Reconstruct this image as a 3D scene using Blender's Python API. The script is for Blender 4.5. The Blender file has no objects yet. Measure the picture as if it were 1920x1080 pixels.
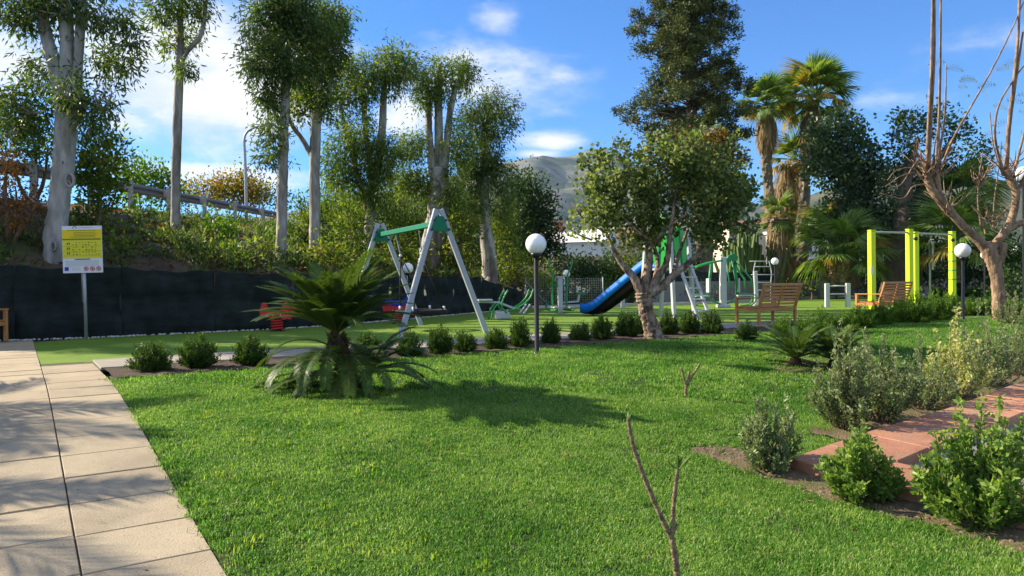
import bpy, math, random
import numpy as np
from mathutils import Vector, Matrix

rng = np.random.default_rng(11)
random.seed(5)
SC = bpy.context.scene
COL = SC.collection
PI = math.pi

# ------------------------------------------------------------------ camera
F = 1390.0                       # focal length in photograph pixels (1920 wide)
CAM_Z = 1.05                     # above the playground level (the lawn drops towards the viewer)
PITCH, ROLL = math.radians(-0.41), math.radians(0.6)
cf = Vector((0, math.cos(PITCH), math.sin(PITCH)))
r0 = Vector((1, 0, 0)); u0 = Vector((0, -math.sin(PITCH), math.cos(PITCH)))
cr = math.cos(ROLL) * r0 - math.sin(ROLL) * u0
cu = math.sin(ROLL) * r0 + math.cos(ROLL) * u0
cam = bpy.data.cameras.new('camera'); cam_o = bpy.data.objects.new('camera', cam); COL.objects.link(cam_o)
cam.sensor_width = 36; cam.lens = F / 1920 * 36; cam.clip_start = .05; cam.clip_end = 20000
M3 = Matrix((cr, cu, -cf)).transposed().to_4x4(); M3.translation = (0, 0, CAM_Z)
cam_o.matrix_world = M3
SC.camera = cam_o

def at(u, v, D):
    """point at depth D (metres along +Y) seen at photograph pixel (u, v)"""
    d = cf + cr * ((u - 960) / F) + cu * ((540 - v) / F)
    d = d * (D / d.y)
    return np.array((d.x, d.y, d.z + CAM_Z))
def on_plane(u, v, z=0):
    d = cf + cr * ((u - 960) / F) + cu * ((540 - v) / F)
    t = (z - CAM_Z) / d.z
    return np.array((d.x * t, d.y * t, z))

# ------------------------------------------------------------------ light
SUN_AZ, SUN_EL = math.radians(-72), math.radians(30)
S = Vector((math.sin(SUN_AZ) * math.cos(SUN_EL), math.cos(SUN_AZ) * math.cos(SUN_EL), math.sin(SUN_EL)))
sl = bpy.data.lights.new('sun', 'SUN'); sl.energy = 5.0; sl.angle = math.radians(.55); sl.color = (1, .89, .70)
so = bpy.data.objects.new('sun', sl); COL.objects.link(so); so.rotation_euler = S.to_track_quat('Z', 'Y').to_euler()
so.location = (-20, 10, 20)

SC.view_settings.view_transform = 'Standard'; SC.view_settings.look = 'None'
SC.view_settings.exposure = 1.15; SC.view_settings.gamma = 1
SC.render.engine = 'CYCLES'
SC.cycles.use_denoising = True
SC.cycles.max_bounces = 6; SC.cycles.diffuse_bounces = 2; SC.cycles.transmission_bounces = 4
SC.cycles.transparent_max_bounces = 8; SC.cycles.volume_bounces = 0
SC.cycles.caustics_reflective = False; SC.cycles.caustics_refractive = False
SC.cycles.sample_clamp_indirect = 6

W = bpy.data.worlds.new('World'); SC.world = W; W.use_nodes = True
nt = W.node_tree; N = nt.nodes; Lk = nt.links
bg = N['Background']
sky = N.new('ShaderNodeTexSky'); sky.sky_type = 'NISHITA'; sky.sun_disc = False
sky.sun_elevation = SUN_EL; sky.sun_rotation = SUN_AZ; sky.air_density = 1.0; sky.dust_density = .25; sky.ozone_density = 2.6
SKY_STRENGTH = 0.078
def vmath(op, a, b=None):
    n = N.new('ShaderNodeVectorMath'); n.operation = op
    for i, x in enumerate((a, b)):
        if x is None: continue
        if hasattr(x, 'is_linked'): Lk.new(x, n.inputs[i])
        else: n.inputs[i].default_value = x
    return n
def wmath(op, a, b=None, c=None, clamp=False):
    n = N.new('ShaderNodeMath'); n.operation = op; n.use_clamp = clamp
    for i, x in enumerate((a, b, c)):
        if x is None: continue
        if hasattr(x, 'is_linked'): Lk.new(x, n.inputs[i])
        else: n.inputs[i].default_value = x
    return n.outputs[0]
def maprange(x, a, b, c, d, smooth=True):
    n = N.new('ShaderNodeMapRange'); n.interpolation_type = 'SMOOTHSTEP' if smooth else 'LINEAR'
    Lk.new(x, n.inputs[0])
    for i, q in enumerate((a, b, c, d)): n.inputs[i + 1].default_value = q
    return n.outputs[0]
tc = N.new('ShaderNodeTexCoord'); dirv = tc.outputs['Generated']
def wnoise(scale, detail, rough, vec, dist=0):
    n = N.new('ShaderNodeTexNoise'); n.inputs['Scale'].default_value = scale; n.inputs['Detail'].default_value = detail
    n.inputs['Roughness'].default_value = rough; n.inputs['Distortion'].default_value = dist; Lk.new(vec, n.inputs['Vector']); return n.outputs['Fac']
st = vmath('MULTIPLY', dirv, (1, 1, 2.2)).outputs[0]
n1 = wnoise(3.4, 9, .58, st, .25)
n2 = wnoise(11, 8, .6, st, .2)
def blob(u, v, ru, rv):            # a cloud standing in one direction of the sky, edges broken up by noise
    d = (cf + cr * ((u - 960) / F) + cu * ((540 - v) / F)).normalized()
    df = vmath('SUBTRACT', dirv, tuple(d)).outputs[0]
    q = vmath('MULTIPLY', df, (F / ru, F / ru, F / rv)).outputs[0]
    return maprange(vmath('LENGTH', q).outputs['Value'], 0, 1.0, 1, 0)
cover = None
for (u, v, ru, rv, k) in ((380, 150, 400, 240, 1.05), (20, 120, 150, 110, .9), (900, 130, 330, 130, .52), (240, 225, 90, 60, .9),
                          (932, 38, 88, 58, .66), (1045, 262, 100, 30, .6), (1000, 290, 90, 16, .5), (430, 330, 330, 48, .85), (760, 220, 110, 80, .7),
                          (1870, 70, 150, 50, .35), (960, 140, 110, 55, .5), (-500, 200, 500, 260, .9), (1700, 190, 240, 30, .22)):
    b = wmath('MULTIPLY', blob(u, v, ru, rv), k)
    cover = b if cover is None else wmath('MAXIMUM', cover, b)
nn = wmath('ADD', wmath('MULTIPLY', n1, .62), wmath('MULTIPLY', n2, .38))
rear = N.new('ShaderNodeSeparateXYZ'); Lk.new(dirv, rear.inputs[0])      # unseen broken cloud added overhead and behind the viewer, to neutralise the ambient light
cover = wmath('MAXIMUM', cover, maprange(rear.outputs['Y'], .55, .1, 0, .5))
cl = wmath('ADD', cover, wmath('MULTIPLY', wmath('SUBTRACT', nn, .5), 2.0))
cl = maprange(cl, .20, .86, 0, .95)
cloudcol = N.new('ShaderNodeMixRGB'); cloudcol.inputs[1].default_value = (5.0, 5.4, 6.2, 1); cloudcol.inputs[2].default_value = (7.0, 6.95, 6.9, 1)
Lk.new(maprange(n2, .35, .65, 0, 1), cloudcol.inputs[0])
tint = N.new('ShaderNodeMixRGB'); tint.blend_type = 'MULTIPLY'; tint.inputs[0].default_value = 1
tint.inputs[2].default_value = (.34, .76, 1.26, 1); Lk.new(sky.outputs[0], tint.inputs[1])
mixs = N.new('ShaderNodeMixRGB'); Lk.new(cl, mixs.inputs[0]); Lk.new(tint.outputs[0], mixs.inputs[1]); Lk.new(cloudcol.outputs[0], mixs.inputs[2])
Lk.new(mixs.outputs[0], bg.inputs[0]); bg.inputs[1].default_value = SKY_STRENGTH

# ------------------------------------------------------------------ materials
MATS = {}
def mat(name, col, rough=.7, col2=None, scale=6, detail=6, bump=0, bdist=.02, bscale=None, metal=0, spec=.3, stretch=(1, 1, 1), lo=.35, hi=.65, col3=None, scale3=1.0, speck=0):
    if name in MATS: return MATS[name]
    m = bpy.data.materials.new(name); m.use_nodes = True; t = m.node_tree; n = t.nodes; l = t.links
    p = n['Principled BSDF']; p.inputs['Base Color'].default_value = (*col, 1); p.inputs['Roughness'].default_value = rough
    p.inputs['Metallic'].default_value = metal; p.inputs['Specular IOR Level'].default_value = spec
    g = n.new('ShaderNodeNewGeometry'); tcc = n.new('ShaderNodeTexCoord'); mp = n.new('ShaderNodeMapping'); l.new(tcc.outputs['Object'], mp.inputs[0]); mp.inputs['Scale'].default_value = stretch
    def noise(s, d=detail):
        q = n.new('ShaderNodeTexNoise'); q.inputs['Scale'].default_value = s; q.inputs['Detail'].default_value = d; q.inputs['Roughness'].default_value = .62; l.new(mp.outputs[0], q.inputs['Vector']); return q.outputs['Fac']
    if col2 is not None:
        r = n.new('ShaderNodeMapRange'); r.inputs[1].default_value = lo; r.inputs[2].default_value = hi; l.new(noise(scale), r.inputs[0])
        x = n.new('ShaderNodeMixRGB'); x.inputs[1].default_value = (*col, 1); x.inputs[2].default_value = (*col2, 1); l.new(r.outputs[0], x.inputs[0]); out = x.outputs[0]
        if col3 is not None:
            r3 = n.new('ShaderNodeMapRange'); r3.inputs[1].default_value = .52; r3.inputs[2].default_value = .68; l.new(noise(scale3), r3.inputs[0])
            x3 = n.new('ShaderNodeMixRGB'); x3.inputs[2].default_value = (*col3, 1); l.new(out, x3.inputs[1]); l.new(r3.outputs[0], x3.inputs[0]); out = x3.outputs[0]
        l.new(out, p.inputs['Base Color'])
    if speck:
        sp = n.new('ShaderNodeMapRange'); sp.inputs[1].default_value = .60; sp.inputs[2].default_value = .72; l.new(noise(speck, 2), sp.inputs[0])
        xs = n.new('ShaderNodeMixRGB'); xs.blend_type = 'MULTIPLY'; xs.inputs[2].default_value = (.55, .52, .48, 1); l.new(sp.outputs[0], xs.inputs[0]); l.new(out, xs.inputs[1]); l.new(xs.outputs[0], p.inputs['Base Color'])
    if bump:
        b = n.new('ShaderNodeBump'); b.inputs['Strength'].default_value = bump; b.inputs['Distance'].default_value = bdist
        l.new(noise(bscale or scale * 3, 8), b.inputs['Height']); l.new(b.outputs[0], p.inputs['Normal'])
    MATS[name] = m; return m

def leafmat(name, cols, trans=.35, gloss=.35, rough=.5, patch=None):
    """leaf colours run along the per-leaf attribute rnd"""
    if name in MATS: return MATS[name]
    m = bpy.data.materials.new(name); m.use_nodes = True; t = m.node_tree; n = t.nodes; l = t.links
    p = n['Principled BSDF']; p.inputs['Roughness'].default_value = rough; p.inputs['Specular IOR Level'].default_value = gloss * .5
    a = n.new('ShaderNodeAttribute'); a.attribute_name = 'rnd'
    r = n.new('ShaderNodeValToRGB'); l.new(a.outputs['Fac'], r.inputs[0])
    e = r.color_ramp.elements
    while len(e) < len(cols): e.new(.5)
    for i, c in enumerate(cols): e[i].position = i / (len(cols) - 1) if len(cols) > 1 else 0; e[i].color = (c[0] * 1.08, c[1], c[2] * .70, 1)
    out = r.outputs[0]
    tr = n.new('ShaderNodeBsdfTranslucent'); mx = n.new('ShaderNodeMixShader'); mx.inputs[0].default_value = trans
    hs = n.new('ShaderNodeMixRGB'); hs.blend_type = 'MULTIPLY'; hs.inputs[0].default_value = 1; hs.inputs[2].default_value = (1.5, 1.6, .7, 1)
    l.new(out, hs.inputs[1]); l.new(hs.outputs[0], tr.inputs[0]); l.new(out, p.inputs['Base Color'])
    l.new(p.outputs[0], mx.inputs[1]); l.new(tr.outputs[0], mx.inputs[2]); l.new(mx.outputs[0], n['Material Output'].inputs[0])
    MATS[name] = m; return m

# ------------------------------------------------------------------ object helpers
def put(o, parent=None):
    COL.objects.link(o)
    if parent is not None: o.parent = parent
    return o
def tag(o, label=None, cat=None, group=None, kind=None):
    if label: o['label'] = label
    if cat: o['category'] = cat
    if group: o['group'] = group
    if kind: o['kind'] = kind
    return o
def thing(name, label, cat, loc=(0, 0, 0), rz=0, group=None):
    o = bpy.data.objects.new(name, None); o.empty_display_size = .1; put(o)
    o.location = tuple(float(x) for x in loc); o.rotation_euler = (0, 0, rz)
    return tag(o, label, cat, group)
def copy_tree(o, loc, rz=0, scale=1, label=None, parent=None):
    c = o.copy(); COL.objects.link(c); c.parent = parent
    if parent is None:
        c.location = tuple(float(x) for x in loc); c.rotation_euler = (0, 0, rz); c.scale = (scale,) * 3 if np.isscalar(scale) else scale
        if label: c['label'] = label
    for ch in list(o.children): copy_tree(ch, None, parent=c)
    return c

class B:
    """collects shapes; build() links them as one mesh object"""
    def __init__(s): s.v = []; s.f = []
    def add(s, vs, fs):
        k = len(s.v); s.v += [tuple(map(float, q)) for q in vs]; s.f += [tuple(i + k for i in q) for q in fs]; return s
    def box(s, c, d, R=None, bev=0):
        x, y, z = (q / 2 for q in d)
        if bev:
            b = min(bev, x * .45, y * .45, z * .45); vs = []; 
            # chamfered box: top and bottom rings inset
            for zz, o in ((-z, b), (-z + b, 0), (z - b, 0), (z, b)):
                vs += [(-x + o, -y + o, zz), (x - o, -y + o, zz), (x - o, y - o, zz), (-x + o, y - o, zz)]
            fs = [(3, 2, 1, 0), (12, 13, 14, 15)]
            for k in range(3):
                for i in range(4): fs.append((k * 4 + i, k * 4 + (i + 1) % 4, k * 4 + 4 + (i + 1) % 4, k * 4 + 4 + i))
        else:
            vs = [(a, b_, c_) for c_ in (-z, z) for (a, b_) in ((-x, -y), (x, -y), (x, y), (-x, y))]
            fs = [(3, 2, 1, 0), (4, 5, 6, 7)] + [(i, (i + 1) % 4, 4 + (i + 1) % 4, 4 + i) for i in range(4)]
        vs = np.array(vs)
        if R is not None: vs = vs @ np.array(R).T
        return s.add(vs + np.array(c, float), fs)
    def bar(s, p, q, w, h=None, up=(0, 0, 1), bev=0):
        p = np.array(p, float); q = np.array(q, float); d = q - p; L = np.linalg.norm(d); y = d / L
        up = np.array(up, float); x = np.cross(y, up)
        if np.linalg.norm(x) < 1e-4: x = np.cross(y, (0, 1, 0))
        x /= np.linalg.norm(x); z = np.cross(x, y)
        return s.box((p + q) / 2, (w, L, h or w), np.stack([x, y, z], 1), bev)
    def tube(s, pts, rad, n=8, cap=True, jit=0):
        pts = np.array(pts, float); m = len(pts)
        rad = np.full(m, rad, float) if np.isscalar(rad) else np.array(rad, float)
        T = np.gradient(pts, axis=0); T /= np.linalg.norm(T, axis=1)[:, None] + 1e-9
        a = np.cross(T[0], (0, 0, 1)); a = a if np.linalg.norm(a) > .05 else np.cross(T[0], (0, 1, 0)); a /= np.linalg.norm(a)
        vs = []; th = np.arange(n) * 2 * PI / n
        for i in range(m):
            a = a - T[i] * a.dot(T[i]); a /= np.linalg.norm(a); b = np.cross(T[i], a)
            rr = rad[i] * (1 + (rng.normal(0, jit, n) if jit else 0))
            vs += list(pts[i] + (np.cos(th) * rr)[:, None] * a + (np.sin(th) * rr)[:, None] * b)
        fs = [(i * n + k, i * n + (k + 1) % n, (i + 1) * n + (k + 1) % n, (i + 1) * n + k) for i in range(m - 1) for k in range(n)]
        if cap: fs += [tuple(range(n - 1, -1, -1)), tuple((m - 1) * n + k for k in range(n))]
        return s.add(vs, fs)
    def ball(s, c, r, n=24, m=14, sq=(1, 1, 1)):
        vs = [(0, 0, -1)]; 
        for j in range(1, m):
            t = PI * j / m - PI / 2
            vs += [(math.cos(t) * math.cos(2 * PI * i / n), math.cos(t) * math.sin(2 * PI * i / n), math.sin(t)) for i in range(n)]
        vs.append((0, 0, 1)); top = len(vs) - 1
        fs = [(0, 1 + (i + 1) % n, 1 + i) for i in range(n)]
        for j in range(m - 2):
            fs += [(1 + j * n + i, 1 + j * n + (i + 1) % n, 1 + (j + 1) * n + (i + 1) % n, 1 + (j + 1) * n + i) for i in range(n)]
        k = 1 + (m - 2) * n; fs += [(k + i, k + (i + 1) % n, top) for i in range(n)]
        return s.add(np.array(vs) * r * np.array(sq) + np.array(c, float), fs)
    def prism(s, poly, o, ax, ay, az, th):
        """flat outline poly in the frame (ax, ay) at o, thickness th along az"""
        ax, ay, az, o = (np.array(q, float) for q in (ax, ay, az, o)); n = len(poly)
        a = [o + ax * x + ay * y - az * th / 2 for x, y in poly]; b = [q + az * th for q in a]
        return s.add(a + b, [tuple(range(n - 1, -1, -1)), tuple(range(n, 2 * n))] + [(i, (i + 1) % n, n + (i + 1) % n, n + i) for i in range(n)])
    def build(s, name, m, parent=None, smooth=False, world=False):
        v = np.array(s.v, float)
        if world and parent is not None: v = v - np.array(parent.location)
        me = bpy.data.meshes.new(name); me.from_pydata(v.tolist(), [], s.f); me.materials.append(m)
        if smooth: me.shade_smooth()
        return put(bpy.data.objects.new(name, me), parent)

def quads(name, V, m, rnd=None, parent=None, world=True):
    """V: (n,4,3) quads as one mesh, fast; rnd: one value for each quad"""
    V = np.asarray(V, np.float32); n = len(V)
    if world and parent is not None: V = V - np.array(parent.location, np.float32)
    me = bpy.data.meshes.new(name)
    me.vertices.add(n * 4); me.vertices.foreach_set('co', V.reshape(-1))
    me.loops.add(n * 4); me.loops.foreach_set('vertex_index', np.arange(n * 4, dtype=np.int32))
    me.polygons.add(n); me.polygons.foreach_set('loop_start', np.arange(0, n * 4, 4, dtype=np.int32))
    try: me.polygons.foreach_set('loop_total', np.full(n, 4, np.int32))
    except Exception: pass
    if rnd is not None:
        a = me.attributes.new('rnd', 'FLOAT', 'FACE'); a.data.foreach_set('value', np.asarray(rnd, np.float32))
    me.update(calc_edges=True); me.materials.append(m)
    return put(bpy.data.objects.new(name, me), parent)
def unit(a): return a / (np.linalg.norm(a, axis=-1, keepdims=True) + 1e-9)
def rvec(n): return unit(rng.normal(size=(n, 3)))
def leafquads(P, L, length, width, mid=.45, Nrm=None, fold=.0):
    n = len(P); L = unit(L); Nr = rvec(n) if Nrm is None else Nrm
    sd = unit(np.cross(L, Nr)); up = np.cross(sd, L)
    length = np.broadcast_to(length, (n,))[:, None]; width = np.broadcast_to(width, (n,))[:, None]
    m = P + L * length * mid
    return np.stack([P, m + sd * width / 2 + up * fold * width, P + L * length, m - sd * width / 2 + up * fold * width], 1)
def clumps(lobes, per, cr_, shell=2.3, flat=1.0):
    """lobes: (centre, radii, number of clumps). Leaf positions gathered in clumps through each lobe, and the outward direction"""
    Ps, Os, Ids = [], [], []; k = 0
    for c, r, n in lobes:
        c = np.array(c); r = np.array(r); d = rvec(n); f = rng.random(n) ** (1 / shell) * rng.uniform(.82, 1.14, n)
        cc = c + d * r * f[:, None]
        sz = cr_ * rng.uniform(.6, 1.4, n)
        m = rng.poisson(per, n) + 1
        idx = np.repeat(np.arange(n), m)
        off = rng.normal(size=(len(idx), 3)) * sz[idx][:, None] * np.array((1, 1, flat))
        P = cc[idx] + off; Ps.append(P); Os.append(unit((P - c) / r)); Ids.append(idx + k); k += n
    return np.concatenate(Ps), np.concatenate(Os), np.concatenate(Ids)
def clump_rnd(ids, amt=.35):
    base = rng.random(ids.max() + 1)
    return np.clip(.5 + (base[ids] - .5) * 2 * amt + rng.normal(0, .22, len(ids)), 0, 1)
def pxl(u, v, D, ru, rv, n, rd=None, dD=0):
    """a crown lobe given by its place and size in the photograph at depth D"""
    k = D / F
    return (at(u, v, D + dD), (ru * k, (rd if rd is not None else (ru + rv) / 2 * .9) * k, rv * k), n)
def interp(pts, n):
    """smooth curve (Catmull-Rom) through pts with any number of columns"""
    P = np.array(pts, float); P = np.vstack([2 * P[0] - P[1], P, 2 * P[-1] - P[-2]]); out = []
    m = len(P) - 3
    for k in range(n):
        t = k / (n - 1) * m; i = min(int(t), m - 1); t -= i
        a, b, c, d = P[i:i + 4]
        out.append(.5 * (2 * b + (c - a) * t + (2 * a - 5 * b + 4 * c - d) * t * t + (3 * b - a - 3 * c + d) * t ** 3))
    return np.array(out)
def limb(b, pts, D, n=12, sides=10, jit=.03, wk=1.0):
    """pts: (u, v, width px[, depth offset]) -> a tapering limb"""
    W3 = []
    for q in pts:
        dD = q[3] if len(q) > 3 else 0
        W3.append((*at(q[0], q[1], D + dD), q[2] * wk * (D + dD) / F / 2))
    c = interp(W3, n); b.tube(c[:, :3], np.maximum(c[:, 3], .003), sides, jit=jit); return c

ORD = ['first', 'second', 'third', 'fourth', 'fifth', 'sixth', 'seventh', 'eighth', 'ninth', 'tenth', 'eleventh', 'twelfth', 'thirteenth', 'fourteenth', 'fifteenth', 'sixteenth', 'seventeenth', 'eighteenth', 'nineteenth', 'twentieth']

# ------------------------------------------------------------------ ground layout
# local frame: r runs along the walkway (to the right and away), q along the paved path (to the left and away)
O2 = np.array((-5.19, 9.3)); RS = np.array((.832, .555)); QS = np.array((-.555, .832))
RZ = math.atan2(RS[1], RS[0])
def rq(r, q): return O2 + r * RS + q * QS
def to_rq(x, y):
    dx = np.asarray(x) - O2[0]; dy = np.asarray(y) - O2[1]
    return dx * RS[0] + dy * RS[1], dx * QS[0] + dy * QS[1]
def sst(x): x = np.clip(x, 0, 1); return x * x * (3 - 2 * x)
FENCE = np.array([(-19, 11.6), (-14.5, 13.0), (-10.1, 14.6), (-8.7, 15.2), (-5.6, 17.6), (-4.6, 18.9), (-2.6, 23.2), (-1.2, 26.2), (.45, 29.8)])
FTOP = np.array([1.55, 1.55, 1.50, 1.48, 1.36, 1.34, 1.30, 1.28, .72])
def fence_side(x, y):
    """signed distance to the fence line, positive behind it (towards the road)"""
    x = np.asarray(x, float); y = np.asarray(y, float); best = np.full(x.shape, 1e9); sg = np.zeros(x.shape)
    Pf = np.vstack([FENCE, FENCE[-1] + (8, 18)])
    for a, b in zip(Pf[:-1], Pf[1:]):
        d = b - a; t = np.clip(((x - a[0]) * d[0] + (y - a[1]) * d[1]) / d.dot(d), 0, 1)
        ex = x - a[0] - t * d[0]; ey = y - a[1] - t * d[1]; dist = np.hypot(ex, ey)
        c = d[0] * (y - a[1]) - d[1] * (x - a[0]); m = dist < best
        best = np.where(m, dist, best); sg = np.where(m, np.sign(c), sg)
    return best * sg
def bank(x, y):
    e = fence_side(x, y); dr = np.maximum(0, np.asarray(x) + 12.4)
    zr = 3.15 + .032 * (np.clip(y, 12, 60) - 15)
    t = np.where(e > 0, e / (e + dr + 1e-6), 0)
    z = .75 + (zr - .75) * (1 - (1 - np.clip(t, 0, 1)) ** 1.5)
    return np.where(e > .12, z, np.where(e > 0, z * e / .12, 0))
def G(x, y):
    """height of lawn and path"""
    r, q = to_rq(x, y)
    z = -.46 * sst((-q - 1.0) / 7.6)
    z = z + .025 * np.sin(np.asarray(x) * 1.1 + .5) * np.sin(np.asarray(y) * .9) * sst((-q - 1.4) / 1.5) * (r > 0)
    z = z + .22 * np.exp(-(((r - 17.5) / 4.0) ** 2 + ((q + 3.6) / 1.6) ** 2))
    return z
def grid_mesh(name, X, Y, Z, m, parent=None, smooth=True, skip=None):
    ny, nx = X.shape; me = bpy.data.meshes.new(name)
    V = np.stack([X, Y, Z], -1).reshape(-1, 3)
    i = np.arange(ny * nx).reshape(ny, nx)
    f = np.stack([i[:-1, :-1], i[:-1, 1:], i[1:, 1:], i[1:, :-1]], -1).reshape(-1, 4)
    if skip is not None: f = f[~skip.reshape(-1)]
    me.from_pydata(V.tolist(), [], f.tolist()); me.materials.append(m)
    if smooth: me.shade_smooth()
    return put(bpy.data.objects.new(name, me), parent)

m_earth = mat('earth', (.10, .085, .05), .95, (.07, .09, .03), 1.2, bump=.4)
gx = np.concatenate([-np.geomspace(4200, 30, 14), np.linspace(-28, 32, 121), np.geomspace(34, 4200, 14)])
gy = np.concatenate([-np.geomspace(250, 4, 6), np.linspace(-2, 46, 97), np.geomspace(48, 4400, 16)])
X, Y = np.meshgrid(gx, gy)
tag(grid_mesh('ground', X, Y, np.clip(G(X, Y), -.6, 1) - .07, m_earth), kind='structure')

# lawn sheet
m_lawn = mat('lawn_soil', (.030, .055, .010), .95, (.06, .075, .018), 2.2, bump=.8, bscale=60)
LR = np.linspace(-.004, 30, 160); LQ = np.linspace(-11, -1.12, 80)
A_, B_ = np.meshgrid(LR, LQ)
LX = O2[0] + A_ * RS[0] + B_ * QS[0]; LY = O2[1] + A_ * RS[1] + B_ * QS[1]
tag(grid_mesh('lawn', LX, LY, G(LX, LY) + .006, m_lawn), kind='structure')

# artificial turf of the playground
m_turf = mat('turf', (.125, .215, .014), .9, (.155, .25, .02), 1.5, bump=.5, bscale=120)
tv = [rq(-.6, 1.27), rq(34, 1.27), (34, 41.5), (25, 43.0), (16, 40.5), (9.5, 33.5), (.6, 29.9)] + [tuple(p) for p in FENCE[::-1][1:6]] + [rq(-.6, 6.1)]
me = bpy.data.meshes.new('turf'); me.from_pydata([(float(x), float(y), .008) for x, y in tv], [], [tuple(range(len(tv)))]); me.materials.append(m_turf)
tag(put(bpy.data.objects.new('turf', me)), kind='structure')

# planting bed soil (long bed, behind the lawn)
m_soil = mat('soil', (.055, .036, .024), .95, (.10, .068, .045), 9, bump=1.0, bscale=40)
def sheet_rq(name, r0_, r1_, q0, q1, nr, nq, m, dz, wob=0, rough=0):
    r = np.linspace(r0_, r1_, nr); q = np.linspace(0, 1, nq); Rr, Qq = np.meshgrid(r, q)
    q0v = q0 + wob * (np.sin(Rr * 2.1) * .5 + np.sin(Rr * 5.3 + 1) * .3 + np.sin(Rr * 11.7) * .2)
    QQ = q0v + (q1 - q0v) * Qq
    Xx = O2[0] + Rr * RS[0] + QQ * QS[0]; Yy = O2[1] + Rr * RS[1] + QQ * QS[1]
    Zz = G(Xx, Yy) + dz + rough * rng.random(Xx.shape)
    return tag(grid_mesh(name, Xx, Yy, Zz, m), kind='structure')
sheet_rq('planting_bed', .05, 30, -1.2, -.01, 260, 14, m_soil, .012, .06, .03)

# paved path: slabs one by one
m_conc = [mat('path_concrete_%d' % i, c, .85, tuple(q * .78 for q in c), 3.0, bump=.35, bscale=90, lo=.3, hi=.75, col3=tuple(q * .70 for q in c), scale3=1.6, speck=70)
          for i, c in enumerate([(.45, .36, .235), (.48, .385, .25), (.42, .335, .22)])]
m_joint = mat('joint', (.10, .08, .055), .95)
path = bpy.data.objects.new('path', None); put(path); tag(path, kind='structure')
pr = np.linspace(-4.9, -.03, 12); pq = np.linspace(-10, 6.6, 40); Rr, Qq = np.meshgrid(pr, pq)
Xx = O2[0] + Rr * RS[0] + Qq * QS[0]; Yy = O2[1] + Rr * RS[1] + Qq * QS[1]
grid_mesh('bedding', Xx, Yy, G(Xx, Yy) + .004, m_joint, path)
SL = .6; SQ = .525
for c in range(8):
    for k in range(31):
        q0 = -9.6 + k * SQ; 
        if c == 0 and q0 > .9: continue
        r1 = -c * SL; sh = (.0, .02, -.01, .015)[c % 4]
        g = .0045; h_ = .008
        P4 = [rq(r1 - SL + g, q0 + h_ + sh), rq(r1 - g, q0 + h_ + sh), rq(r1 - g, q0 + SQ - h_ + sh), rq(r1 - SL + g, q0 + SQ - h_ + sh)]
        z = np.array([float(G(*p)) for p in P4]) + .018 + rng.normal(0, .0012, 4) + rng.normal(0, .002)
        cpt = np.mean(P4, 0)
        if c > 3 and cpt[1] < 9: continue
        if float(fence_side(*cpt)) > -.25: continue
        bb = B(); ins = [p + (cpt - p) * .012 for p in map(np.array, P4)]
        bb.add([(*P4[i], z[i] - .03) for i in range(4)] + [(*P4[i], z[i] - .004) for i in range(4)] + [(*ins[i], z[i]) for i in range(4)],
               [(8, 9, 10, 11)] + [(a + i, a + (i + 1) % 4, a + 4 + (i + 1) % 4, a + 4 + i) for a in (0, 4) for i in range(4)])
        bb.build('slab', m_conc[rng.integers(3)], path)
# walkway strip between bed and turf
m_walk = mat('walkway_concrete', (.36, .315, .255), .88, (.28, .245, .20), 3, bump=.3, bscale=60, speck=60)
walk = bpy.data.objects.new('walkway', None); put(walk); tag(walk, kind='structure')
bb = B(); c = rq(15, .62); bb.box((c[0], c[1], -.005), (30.2, 1.24, .03), Matrix.Rotation(RZ, 3, 'Z')); bb.build('bedding', m_joint, walk)
for k in range(25):
    c = rq(.61 + k * 1.2, .62); bb = B()
    bb.box((c[0], c[1], .012), (1.186, 1.22, .05), Matrix.Rotation(RZ, 3, 'Z'), .006); bb.build('slab', m_walk, walk)
bb = B()
# far kerb of the playground
m_kerb = mat('pale_kerb', (.55, .50, .42), .9, (.45, .41, .34), 4)
for a, b in (((.7, 30.0), (9.4, 33.7)), ((9.4, 33.7), (16, 40.8)), ((16, 40.8), (25, 43.3)), ((25, 43.3), (36, 41.6))):
    bb.bar((*a, .05), (*b, .05), .5, .12)
tag(bb.build('kerb', m_kerb), kind='structure')

# terracotta path on the right, in pieces, with gravel inside its corner
m_terra = [mat('terracotta_%d' % i, c, .8, tuple(q * .72 for q in c), 4, bump=.35, bscale=60, speck=40, col3=(.30, .22, .15), scale3=2.2) for i, c in enumerate([(.46, .215, .125), (.50, .24, .14), (.42, .19, .11)])]
terr = bpy.data.objects.new('terracotta_path', None); put(terr); tag(terr, kind='structure')
def terra_tile(c4):
    """one tile from its four corners in (r, q)"""
    P4 = [np.array(rq(*c)) for c in c4]; cp = np.mean(P4, 0); P4 = [p + (cp - p) / np.linalg.norm(cp - p) * .007 for p in P4]; ins = [p + (cp - p) * .03 for p in P4]
    z = [float(G(*p)) + .105 + rng.normal(0, .0015) for p in P4]; bb = B()
    bb.add([(*P4[i], z[i] - .17) for i in range(4)] + [(*P4[i], z[i] - .008) for i in range(4)] + [(*ins[i], z[i]) for i in range(4)],
           [(8, 9, 10, 11)] + [(k + i, k + (i + 1) % 4, k + 4 + (i + 1) % 4, k + 4 + i) for k in (0, 4) for i in range(4)])
    bb.build('tile', m_terra[rng.integers(3)], terr)
def qu(r): return -7.06 + .115 * (r - 4.2)
for k in range(14):
    ra, rb = 4.05 + k * .6, 4.65 + k * .6; terra_tile([(ra, qu(ra) - .58), (rb, qu(rb) - .58), (rb, qu(rb)), (ra, qu(ra))])
for k in range(6):
    qa = -8.25 - k * .6; terra_tile([(4.05, qa), (4.62, qa), (4.62, qa + (.6 if k else .67)), (4.05, qa + (.6 if k else .6))])
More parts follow.
